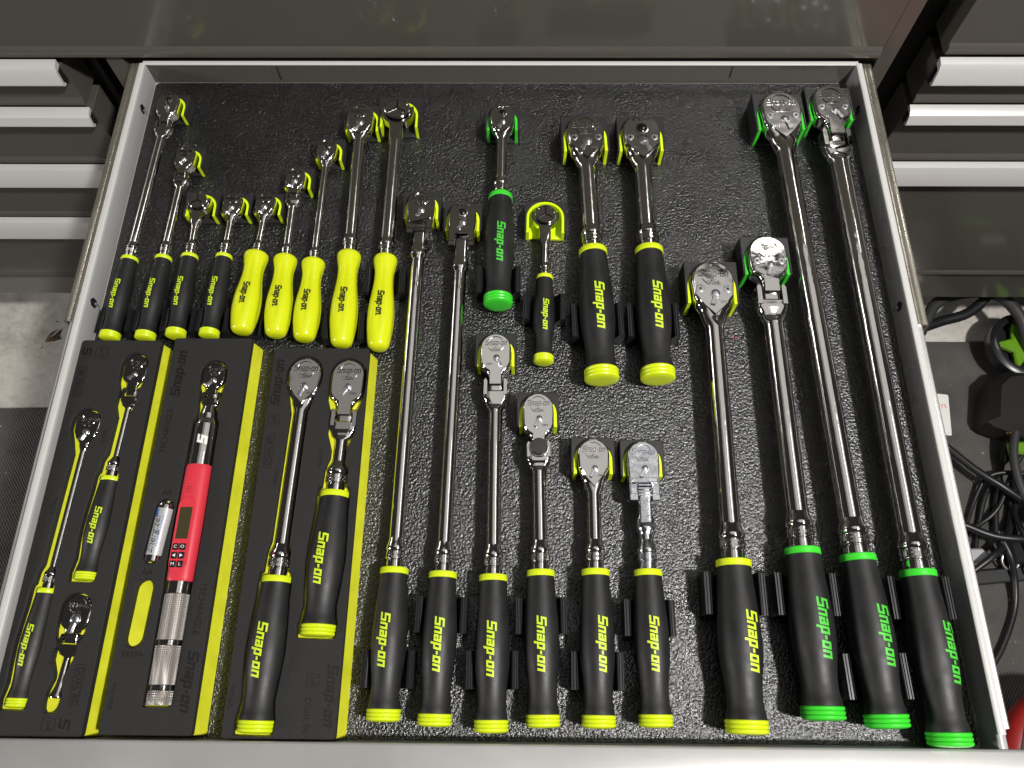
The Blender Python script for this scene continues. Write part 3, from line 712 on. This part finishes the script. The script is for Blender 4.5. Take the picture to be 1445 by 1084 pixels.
# in the foam trays
ratchet(24, 'pear', (-361, 21), (-355, 253), 14, 90, 10.0, 11.3, 5.6, 3.4, N_, '', 'slim fixed head ratchet in the leftmost foam tray', dict(a=.7, tip=1.8, lb=1.15), -1.5, hold=False)
ratchet(25, 'flex', (-329, 117), (-323, 308), 14, 88, 10.6, 10.8, 5.6, 3.3, N_, '', 'small flex head ratchet at upper right of the leftmost foam tray', dict(k=.85, lang=-.9, b=.95), 0, hold=False)
ratchet(28, 'pear', (-174, 5), (-168, 301), 15.5, 117, 15.0, 15.1, 6.5, 6.3, N_, '', 'long fixed head ratchet at left in the third foam tray', dict(a=.85, tip=1.9, neck=2.4, ly=-.85), -3, hold=False)
ratchet(29, 'flex', (-134, 75), (-129, 299), 15.5, 118, 15.3, 15.1, 6.5, 5.4, N_, '', 'flex head ratchet at right in the third foam tray', dict(k=.9, lang=-.6, ly=-.75), -3, hold=False)

# round lock button on ratchet 17
for ob in list(bpy.data.objects):
    if ob.get('label', '').startswith('front row ratchet with round black lock button'):
        Yb = math.hypot(-3, 256)-36
        lathe([(0, 7.6), (1.2, 7.6), (1.5, 7.2), (4.0, 7.2), (4.6, 6.6), (4.7, 3)], 32).move(lambda x, y, z: (x, z+Yb, y+6.2)).build('lock_button', 'holder_plastic', ob, 30)
        lathe([(0, 8.6), (.7, 8.6), (.9, 8.0), (.9, 7.4)], 32).move(lambda x, y, z: (x, z+Yb, y+5.4)).build('button_collar', 'chrome', ob, 30)

# stubby pocket ratchet (26)
root = thing('ratchet', 'stubby chrome flex ratchet without a grip in the leftmost foam tray', 'ratchet', (-331, 28, 15), -math.atan2(3, 67), group='ratchets in the drawer')
Ys = 66
ye = head_flex(root, Ys, 11.8, 5.4, 3.2, 'chrome', dict(k=.62, b=.75, lb=1.5, ly=-.62, lang=-.2))
lathe([(0, 3), (.3, 6.0), (1.2, 6.3), (2.2, 6.1), (5, 4.9), (9, 3.9), (14, 3.3), (ye+1, 3.2)], 28).build('flared_stem', 'chrome', root, 40)
POCKET[26] = (-331, 28, math.atan2(3, 67), Ys, 12, 7, 11.8, 3.2, {})

# ------------------------------------------------------------------ torque wrench
TW = thing('torque_wrench', 'red electronic torque wrench with knurled steel handle in the middle foam tray', 'torque wrench', (-250, 24, 16.5), 0)
LT = 277
ye = head_flex(TW, LT, 10.2, 5.6, 6.0, 'chrome', dict(k=.75, b=.8, lb=1.15, lang=-.9))
lathe([(232, 7.6), (ye-4, 7.6), (ye-3, 7.5), (ye, 6.8), (ye+3, 6.2)], 32).build('neck_tube', 'chrome', TW, 35)
sl_ = lathe([(190, 9), (190.2, 10.6), (191, 10.6), (227, 10.6), (228, 10.5), (231, 9.4), (233, 8.6), (233, 7)], 32).build('sleeve', 'chrome', TW, 35)
vs, fs = wrap_print('s', 217, 1.5, 7.5, 1.7, lambda y: 10.6, .1)
flat('flag_mark', vs, fs, 'card_white', sl_)
house = loft([(93, 10.2, 9.6, 2.6), (95, 10.8, 10.2, 2.6), (140, 11.2, 10.6, 2.8), (186, 11.0, 10.4, 2.7), (190, 10.8, 10.2, 2.6), (191, 9, 8.6, 2.5)], 40, 8).build('housing', 'red_housing', TW, 35)
# raised control panel with rounded ends
P = [(7.2*math.cos(math.radians(a)), 154+7.2*math.sin(math.radians(a))) for a in range(0, 181, 12)]+[(-7.2*math.cos(math.radians(a)), 106-7.2*math.sin(math.radians(a))) for a in range(0, 181, 12)]
pan = prism([(x-1.2, y) for x, y in P], 8.4, 11.0, .5, 0).build('control_panel', 'red_housing', house, 30)
prism(rect(-6.4, 3.8, 126, 152.5, .6), 10.2, 11.25, .2, 0).build('display_screen', 'lcd', house, 30)
for r in range(3):
    for c in range(2):
        x = -4.6+c*5.8; y = 119.5-r*7
        prism(rect(x-2.5, x+2.5, y-2.7, y+2.7, .8), 10.2, 11.9, .35, 0).build('button', 'button_black', house, 30)
        s_ = [['C', 'O'], ['<', '>'], ['M', 'L']][r][c]
        if r == 1:
            sg = -1 if c == 0 else 1
            flat('button_symbol', [(x-sg*1.1, y-1.4, 11.96), (x+sg*1.4, y, 11.96), (x-sg*1.1, y+1.4, 11.96)], [(0, 1, 2) if sg > 0 else (2, 1, 0)], 'white_print', house)
        else: font_text(s_, 3.6, 'white_print', house, (x, y, 11.97), 0, 'button_symbol', sx=1.1)
for k in range(7):
    a = PI/3*k; rr = 0 if k == 6 else 2.3
    lathe([(0, .45), (.2, .45)], 8).move(lambda x, y, z: (x-2+rr*math.cos(a), z+168+rr*math.sin(a), y+10.35)).build('speaker_hole', 'bare_slot', house, 0)
lathe([(83, 9), (83.2, 10.4), (92.5, 10.4), (93.5, 9.6)], 32).build('chrome_ring', 'chrome', TW, 30)
def knurl(y0, y1, r, nm):
    n = 200; rows = int((y1-y0)/.33); vs = []; fs = []
    for i in range(rows+1):
        y = y0+(y1-y0)*i/rows
        for k in range(n):
            t = 2*PI*k/n; u = 40*t/PI; w = (y-y0)/.83
            a = abs(((u+w) % 2)-1); b2 = abs(((u-w) % 2)-1)
            q = r+.62*min(a, b2)-.2
            if i in (0, rows): q = r-.4
            vs.append((q*math.sin(t), y, q*math.cos(t)))
    for i in range(rows):
        for k in range(n): fs.append((i*n+k, i*n+(k+1) % n, (i+1)*n+(k+1) % n, (i+1)*n+k))
    fs.append(tuple(range(n))); fs.append(tuple(range(rows*n, rows*n+n)))
    MB().add(vs, fs).build(nm, 'knurled_steel', TW, 0)
knurl(47.5, 83, 10.4, 'knurled_grip'); knurl(14.5, 43.5, 10.4, 'knurled_grip'); knurl(0, 10.5, 10.2, 'knurled_cap')
lathe([(43.5, 9), (43.6, 9.9), (47.4, 9.9), (47.5, 9)], 32).build('chrome_ring', 'chrome', TW, 30)
lathe([(10.5, 9), (10.6, 9.9), (14.4, 9.9), (14.5, 9)], 32).build('chrome_ring', 'chrome', TW, 30)

# ------------------------------------------------------------------ battery
bt = thing('battery', 'silver and black printed battery lying in the middle foam tray', 'battery', (-275.5, 132.5, 17.6), -.075)
lathe([(0, 3), (0, 6.4), (.5, 7.1), (5.0, 7.1), (5.0, 6.9)], 32).build('base_cap', 'chrome', bt, 30)
w = lathe([(5.0, 6.8), (5.0, 7.2), (44, 7.2), (44, 6.8)], 32).build('wrapper', 'silver_foil', bt, 30)
lathe([(44, 6.9), (44, 7.15), (47.6, 7.15), (48.6, 6.6), (49, 5.6), (49, 2.8), (50.4, 2.7), (50.5, 1.5)], 32).build('terminal_cap', 'chrome', bt, 30)
def on_cyl(o, r, x0=0):
    for vtx in o.data.vertices:
        p = o.matrix_basis @ vtx.co; a = p.x/(r*MM); vtx.co = (r*MM*math.sin(a), p.y, r*MM*math.cos(a))
    o.matrix_basis = Matrix.Identity(4)
q = font_text('Energizer', 8.6, 'black_print', w, (-2.4, 22, 0), PI/2, 'brand_lettering', .25); on_cyl(q, 7.32)
q = font_text('ULTIMATE LITHIUM', 3.0, 'blue_print', w, (2.2, 25, 0), PI/2, 'blue_lettering', 0); on_cyl(q, 7.32)
q = font_text('AA  1.5 V  POWER', 2.2, 'grey_print', w, (5.0, 22, 0), PI/2, 'small_lettering', 0); on_cyl(q, 7.32)
q = flat('colour_band', [(-6, 36, 0), (-4.5, 36, 0), (-3, 36, 0), (-3, 43, 0), (-4.5, 43, 0), (-6, 43, 0)], [(0, 1, 4, 5), (1, 2, 3, 4)], 'blue_print', w); on_cyl(q, 7.28)

# ------------------------------------------------------------------ foam trays
def tool_outline(i, d):
    tx, ty, ang, Y, L, rh, R, rs, o = POCKET[i]
    k = Y-L
    if i == 26: prof = [(-10.5, 2), (-9.5, 4), (-7, 5.6), (-3, 6.3), (2, 6.6), (8, 5.2), (14, 3.6), (18, 4), (24, 6.6), (28, 8.4), (40, 8.8), (44, 10.6), (50, 12.0), (Ys, 12.6)]
    else:
        prof = [(-1.8, rh*.7), (-1.2, rh*.95+.4), (L*.07, rh*.98+1), (L*.13, rh*.9+.8), (L*.2, rh*.82+.8), (L*.35, rh*.93+.8), (L*.5, rh+.9), (L*.65, rh*.97+.8), (L*.85, rh*.86+.8), (L-1, rh*.83+1.2), (L+1.5, rh*.8+1)]
        fl = rh*1.25
        prof += [(L+3.5, max(rs*1.3, rh*.56)+2), (L+fl, max(rs*1.3, rh*.56)+1.6), (L+fl*1.5, rs+1.6)]
        fx = i in (25, 29)
        if fx: prof += [(Y-4.6*R, rs+1.6), (Y-3.6*R, .76*R+.5), (Y-2.2*R, .76*R+.7), (Y-1.5*R, R+.6)]
        else: prof += [(Y-2.5*R, rs+1.6), (Y-1.3*R, .72*R+1.2), (Y-.6*R, R+1.1)]
        prof += [(Y, R+1.4)]
    R2 = prof[-1][1]
    tip = [(Y+R2*math.sin(math.radians(a)), R2*math.cos(math.radians(a))) for a in range(15, 90, 15)] if i != 26 else [(Ys+13*math.sin(math.radians(a)), 13*math.cos(math.radians(a))) for a in range(15, 90, 15)]
    prof = prof+tip
    e = Y+R2 if i != 26 else Ys+13
    P = [(w+d, y) for y, w in prof]+[(0, e+d)]+[(-w-d, y) for y, w in prof[::-1]]
    c, s_ = math.cos(ang), math.sin(ang)
    return [(tx+x*c+y*s_-.5, ty-x*s_+y*c) for x, y in P]
def capsule(x, y0, y1, w, ang, d):
    P = []
    for a in range(0, 181, 20): P.append(((w+d)*math.cos(math.radians(a)), y1-w+(w+d)*math.sin(math.radians(a))))
    for a in range(180, 361, 20): P.append(((w+d)*math.cos(math.radians(a)), y0+w+(w+d)*math.sin(math.radians(a))))
    c, s_ = math.cos(ang), math.sin(ang)
    return [(x+(px*c+(py-y0)*s_), y0+(-px*s_+(py-y0)*c)) for px, py in P]
def wrench_outline(d):
    prof = [(-1.5, 9), (-.5, 11.2), (83, 11.6), (93, 12), (140, 12.6), (190, 12), (231, 11.6), (233, 9.4), (LT-33, 9), (LT-28, 9.8), (LT-17, 10), (LT-12, 11.6), (LT, 11.8)]
    prof += [(LT+11.8*math.sin(math.radians(a)), 11.8*math.cos(math.radians(a))) for a in range(15, 90, 15)]
    P = [(w+d, y) for y, w in prof]+[(0, LT+11.8+d)]+[(-w-d, y) for y, w in prof[::-1]]
    return [(-250.3+x, 24+y) for x, y in P]
def foam_layer(outer, holes_top, holes, z0, z1, ch, name, material, parent):
    bm = bmesh.new()
    def ring(P, z): return [bm.verts.new((x*MM, y*MM, z*MM)) for x, y in P]
    def edges(vv): return [bm.edges.new((vv[k], vv[(k+1) % len(vv)])) for k in range(len(vv))]
    if area2(outer) < 0: outer = outer[::-1]
    ot = ring(inset(outer, .5), z1); om = ring(outer, z1-.5); ob = ring(outer, z0)
    es = edges(ot)
    for a, b2 in ((ob, om), (om, ot)):
        for k in range(len(a)): bm.faces.new((a[k], a[(k+1) % len(a)], b2[(k+1) % len(a)], b2[k]))
    hb = []
    for P1, P0 in zip(holes_top, holes):
        t = ring(P1, z1); m_ = ring(P0, z1-ch); l = ring(P0, z0)
        es += edges(t); hb.append(l)
        for a, b2 in ((t, m_), (m_, l)):
            for k in range(len(a)): bm.faces.new((a[k], a[(k+1) % len(a)], b2[(k+1) % len(a)], b2[k]))
    bmesh.ops.triangle_fill(bm, use_beauty=True, use_dissolve=False, edges=es, normal=(0, 0, 1))
    bmesh.ops.recalc_face_normals(bm, faces=bm.faces)
    me = bpy.data.meshes.new(name); bm.to_mesh(me); bm.free(); me.materials.append(MATS[material])
    me.polygons.foreach_set('use_smooth', [True]*len(me.polygons)); me.set_sharp_from_angle(angle=math.radians(30))
    o = bpy.data.objects.new(name, me); COL.objects.link(o); o.parent = parent
    return o
ZF = 22.0; ZY = 15.4
def tray(x0, x1, y0, y1, outlines, label):
    t = thing('foam_tray', label, 'foam tray', (0, 0, .2), group='two tone foam trays')
    outer = rect(x0, x1, y0, y1, 2.2)
    hs = [f(0) for f in outlines]; ht = [f(1.1) for f in outlines]
    top = foam_layer(outer, ht, hs, ZY, ZF, 1.3, 'top_layer', 'foam_black', t)
    P = rect(x0+.3, x1-.2, y0+.3, y1-.4, 2)
    b_ = prism(P, .1, ZY, .2)
    b_.move(lambda x, y, z: (x+(4.2*(1-z/ZY) if x > x1-6 else 0), y, z)).build('base_layer', 'foam_yellow', t, 30)
    return top
def TO(i): return lambda d: tool_outline(i, d)
t1 = tray(-376, -303.5, 1.5, 332.5, [TO(24), TO(25), TO(26)], 'leftmost black over yellow foam tray holding three small ratchets')
t2 = tray(-291, -220.5, 3, 335, [wrench_outline, lambda d: capsule(-276, 131.0, 184.5, 7.7, .075, d), lambda d: capsule(-277.5, 66, 118, 7.4, .03, d)], 'middle black over yellow foam tray holding the torque wrench')
t3 = tray(-198, -112, 1.5, 325.5, [TO(28), TO(29)], 'third black over yellow foam tray holding two larger ratchets')
ZT = ZF+.12
def stamp(tr, s, x, y, size, up, shear=0, sx=1.0): font_text(s, size, 'foam_stamp', tr, (x, y, ZT), PI/2 if up else -PI/2, 'stamped_lettering', shear, 0, sx)
def stamp_logo(tr, x, y, length, h, up):
    q, w = cells('Snap-on', 1, 1, .22); k = length/w; vs = []; fs = []
    for c in q:
        o = len(vs)
        for u, v2 in c:
            a = (u-w/2)*k; b2 = (v2-2.5)*h/5
            vs.append((x-b2, y+a, ZT) if up else (x+b2, y-a, ZT))
        fs.append((o, o+1, o+2, o+3))
    flat('stamped_logo', vs, fs, 'foam_stamp', tr)
def stamp_frame(tr, x, y, w, h, txt, up):
    O = rect(x-w/2, x+w/2, y-h/2, y+h/2, 1.2, 3); I = rect(x-w/2+.45, x+w/2-.45, y-h/2+.45, y+h/2-.45, .9, 3); n = len(O)
    flat('stamped_frame', [(a, b2, ZT) for a, b2 in O]+[(a, b2, ZT) for a, b2 in I], [(k, (k+1) % n, n+(k+1) % n, n+k) for k in range(n)], 'foam_stamp', tr)
    if txt: stamp(tr, txt, x, y, 5.5, up)
def stamp_flag(tr, x, y, up):
    q, w = cells('S', 1, 1, .22); vs = []; fs = []
    for c in q:
        o = len(vs)
        for u, v2 in c:
            a = (u-w/2)*1.3; b2 = (v2-3)*1.35; vs.append((x-b2, y+a, ZT) if up else (x+b2, y-a, ZT))
        fs.append((o, o+1, o+2, o+3))
    flat('stamped_logo', vs, fs, 'foam_stamp', tr)
stamp_flag(t1, -369, 320, True); stamp_frame(t1, -356, 320, 11, 10, '1/4', True)
stamp_frame(t1, -369.5, 291, 7.5, 30, '', True); stamp(t1, 'DUAL 80', -369.5, 291, 6.6, True)
stamp(t1, 'THLF72', -337, 240, 4.6, False); stamp(t1, 'THLL72', -366, 178, 4.6, False); stamp(t1, 'TKF72', -338, 59, 4.6, False)
stamp_frame(t1, -314.5, 38, 7.5, 30, '', False); stamp(t1, 'DUAL 80', -314.5, 38, 6.6, False)
stamp_frame(t1, -330, 10, 10, 9, '1/4', False); stamp_flag(t1, -318, 11, False)
stamp_logo(t2, -281, 299, 44, 6.5, True); stamp(t2, 'TECHANGLE.', -283, 246, 7.2, True)
font_text('AA', 6.5, 'foam_stamp', t2, (-272, 190, ZT), 0, 'stamped_lettering'); font_text('AA', 6.5, 'foam_stamp', t2, (-276.5, 123.5, ZT), 0, 'stamped_lettering'); font_text('EXTRA', 5.5, 'foam_stamp', t2, (-276, 60.5, ZT), 0, 'stamped_lettering')
stamp(t2, 'TECHANGLE.', -229, 95, 7.2, False); stamp_logo(t2, -229, 42, 44, 6.5, False); stamp(t2, 'TMT10030', -286, 30, 4.4, False)
stamp_logo(t3, -191, 291, 44, 6.5, True); stamp_frame(t3, -190, 256, 10, 9, '3/8', True)
stamp_frame(t3, -191, 227, 7.5, 30, '', True); stamp(t3, 'DUAL 80', -191, 227, 6.6, True)
stamp(t3, 'FHLL80', -182, 204, 4.6, False); stamp(t3, 'FHF80A', -146, 221, 4.6, False)
stamp_frame(t3, -133, 43, 9.5, 9.5, '3/8', False); stamp(t3, 'DUAL 80', -135, 18, 6.6, False); stamp_logo(t3, -119, 33, 44, 6.5, False); stamp(t3, 'TMT10031', -194.5, 30, 4.0, False)

# ------------------------------------------------------------------ things on the floor at right
def tubes(name, pts, r, material, label, cat, rf=None, group=None):
    return tag(sweep(pts, r, 12, 10, rf).build(name, material, None, 50), label, cat, group)
zc = -628
tubes('ribbed_hose', [(722, 640, -566), (736, 664, -562), (764, 699, -560), (824, 718, -560), (872, 711, -560), (896, 679, -560), (908, 645, -570), (925, 590, -600)], 10, 'hose_rubber', 'thick dark grey hose arching over the concrete beside the cabinet', 'hose', lambda i: 1+.05*(i % 2))
tubes('ribbed_hose', [(735, 655, -575), (770, 668, -575), (812, 680, -572), (842, 700, -566), (858, 716, -560)], 9, 'cable_rubber', 'black hose lying just below the arching grey hose', 'hose', lambda i: 1+.04*(i % 2))
CB = 'cables tangled on the floor mat'
tubes('power_cable', [(735, 470, -618), (784, 408, -606), (820, 376, -600), (853, 352, -604), (900, 325, -615)], 6.5, 'cable_rubber', 'thick black cable running diagonally down to the right from the drawer side', 'cable', None, CB)
tubes('power_cable', [(715, 322, -600), (745, 309, -598), (786, 290, -592), (836, 284, -588), (900, 284, -600)], 6, 'cable_rubber', 'black cable lying almost level above the power strip', 'cable', None, CB)
tubes('power_cable', [(722, 215, -612), (742, 232, -610), (779, 258, -600), (804, 277, -606), (840, 325, -625), (870, 400, -632)], 5.5, 'cable_rubber', 'black cable rising to the right across the power strip', 'cable', None, CB)
tubes('power_cable', [(800, 300, -604), (812, 262, -606), (820, 226, -622), (816, 185, -632), (795, 143, -633), (768, 105, -633), (740, 80, -633)], 5.2, 'cable_rubber', 'black cable curving down from the power strip toward the drawer front', 'cable', None, CB)
tubes('power_cable', [(812, 300, -630), (818, 330, -630), (830, 372, -630), (858, 445, -628), (880, 500, -622)], 5, 'cable_rubber', 'black cable hanging from the dark power tool', 'cable', None, CB)
tubes('power_cable', [(890, 530, -590), (862, 470, -590), (848, 420, -592), (852, 360, -596), (880, 310, -605)], 7, 'hose_rubber', 'grey cable bowing left at the right edge of the picture', 'cable', None, CB)
tubes('power_cable', [(835, 395, -628), (848, 352, -628), (846, 310, -630), (830, 280, -632)], 4.6, 'cable_rubber', 'thin black cable looping behind the level cable', 'cable', None, CB)
tubes('power_cable', [(770, 262, -634), (790, 320, -634), (812, 372, -630), (850, 420, -634), (900, 455, -634)], 4.2, 'cable_rubber', 'thin black cable crossing under the diagonal cable', 'cable', None, CB)
tubes('power_cable', [(905, 470, -600), (872, 432, -604), (846, 392, -612), (822, 345, -622), (790, 318, -632), (735, 290, -633)], 4.0, 'cable_rubber', 'thin black cable slanting from the power tool down to the drawer side', 'cable', None, CB)
tubes('power_cable', [(905, 415, -615), (868, 372, -620), (846, 340, -618), (838, 290, -600), (848, 240, -615), (880, 190, -630)], 4.4, 'cable_rubber', 'black cable dropping past the right end of the power strip', 'cable', None, CB)
tubes('power_cable', [(760, 300, -633), (782, 345, -632), (800, 378, -626), (812, 395, -620), (840, 402, -612), (890, 395, -606)], 3.6, 'cable_rubber', 'thin looping cable on the mat below the white card', 'cable', None, CB)
tubes('power_cable', [(900, 360, -590), (862, 338, -584), (845, 312, -585), (850, 280, -592), (890, 262, -604)], 4.6, 'hose_rubber', 'short grey cable loop above the power strip at the picture edge', 'cable', None, CB)
# power strip with hanging rings
ps = thing('power_strip', 'dark power strip with wire rings under the cables', 'power strip', (820, 240, -640), .10)
box(-85, 120, -16, 6, 0, 16, 2).build('base', 'holder_plastic', ps)
box(0, 110, 8, 52, 0, 34, 4).build('plug_block', 'cradle_plastic', ps)
box(2, 108, 6.5, 8, 15, 17).build('seam', 'bare_slot', ps)
prism([(-92, 16), (-20, 20), (-38, 40), (-92, 44)], 14, 22, 3).build('label_plate', 'silver_foil', ps)
for x, y in ((0, 16), (32, -2)):
    sweep([(x+14*math.cos(a), y+14*math.sin(a), 22+4*math.sin(a)) for a in [2*PI*k/12 for k in range(13)]], 2, 8, 4).build('wire_ring', 'bright_slide', ps, 50)
# dark power tool with a green star knob
pt = thing('power_tool', 'black power tool with green star knob at the right edge', 'power tool', (830, 528, -640), 0)
hs = prism([(-14, -44), (-6, -52), (46, -74), (120, -66), (120, 40), (60, 50), (30, 46), (4, 24)], 0, 66, 14).build('body', 'cabinet_black', pt, 40)
lathe([(0, 58), (6, 62), (26, 62), (30, 56), (30, 49), (8, 47)], 40).move(lambda x, y, z: (x+84, z+98, y+30)).build('wheel_guard', 'cradle_plastic', pt, 40)
P = []
for k in range(10):
    a = PI/5*k+.5; rr = 50 if k % 2 == 0 else 22; P.append((80+rr*math.cos(a), 98+rr*math.sin(a)))
prism(P, 42, 54, 3).build('star_knob', 'green_plastic', pt, 40)
box(26, 90, -98, -76, 20, 46, 4).build('green_trim', 'green_plastic', pt)
prism(rect(44, 90, -40, -22, 3), 64, 70, 1).build('grey_label', 'grey_print', pt)
for x in (22, 34):
    lathe([(0, 2.5), (2, 5), (8, 5), (10, 3)], 12).move(lambda a, b2, c: (a+x, -66+b2, c+46)).build('terminal', 'brass', pt, 40)
# white card
cd = thing('white_card', 'small white card with orange print lying on the right mat', 'card', (766, 538, -639.6), -.12)
prism(rect(-45, 22, -60, 18, 3), 0, .8, .2).build('card', 'card_white', cd)
font_text('AYS', 11, 'card_print', cd, (8, -6, .9), .15, 'lettering')
# red round seat with outlined lettering
st = thing('red_seat', 'red round padded object with outlined lettering at the lower right corner', 'seat', (806, -48, -560), 0)
lathe([(0, 60), (2, 106), (8, 114), (30, 116), (38, 111), (42, 100), (43, 40)], 56).move(lambda x, y, z: (x, z, y)).build('seat', 'red_vinyl', st, 40)
for mt_, sc, z in (('button_black', 1.0, 43.4), ('grey_print', .8, 43.9)):
    q = font_text('A', 50*sc, mt_, st, (-80 + (4 if sc < 1 else 0), 44, z), 0, 'lettering')
lathe([(-78, 16), (0, 16)], 20).move(lambda x, y, z: (x, z, y)).build('stem', 'black_steel', st, 40)
lathe([(-80, 70), (-70, 68), (-66, 24)], 32).move(lambda x, y, z: (x, z, y)).build('foot', 'cradle_plastic', st, 40)
# litter on the floor
lf = flat('dry_leaf', [(0, 0, 2), (9, 14, 7), (22, 26, 4), (14, 6, 9), (26, 4, 3), (8, -4, 6)], [(0, 1, 3), (1, 2, 3), (0, 3, 5), (5, 3, 4)], 'leaf_brown'); lf.location = (-.868, .655, -.65)
tag(lf, 'small dry brown leaf on the concrete left of the drawer', 'leaf')
mb = MB()
for k in range(46):
    rgt = k % 2; x = random.uniform(790, 960) if rgt else random.uniform(-960, -800); y = random.uniform(100, 650) if rgt else random.uniform(200, 700); r = random.uniform(.8, 2.6)
    z = -640 if (rgt or y < 516) else -650
    mb.add([(x+r, y, z), (x-r*.6, y+r*.9, z), (x-r*.5, y-r, z), (x, y, z+r*1.3)], [(0, 1, 2), (0, 1, 3), (1, 2, 3), (2, 0, 3)])
g = mb.build('floor_grit', 'grit', None, 0, 'stuff'); g['label'] = 'pale grit scattered over the floor and mats'; g['category'] = 'grit'
# pink crumb on the liner
tag(prism([(0, 0), (1.2, .3), (1.5, 2.6), (.4, 3)], 0, .7, .1).build('crumb', 'red_speck'), 'tiny pink crumb on the liner right of the large fixed ratchet', 'crumb').location = (.2265, .347, .0004)
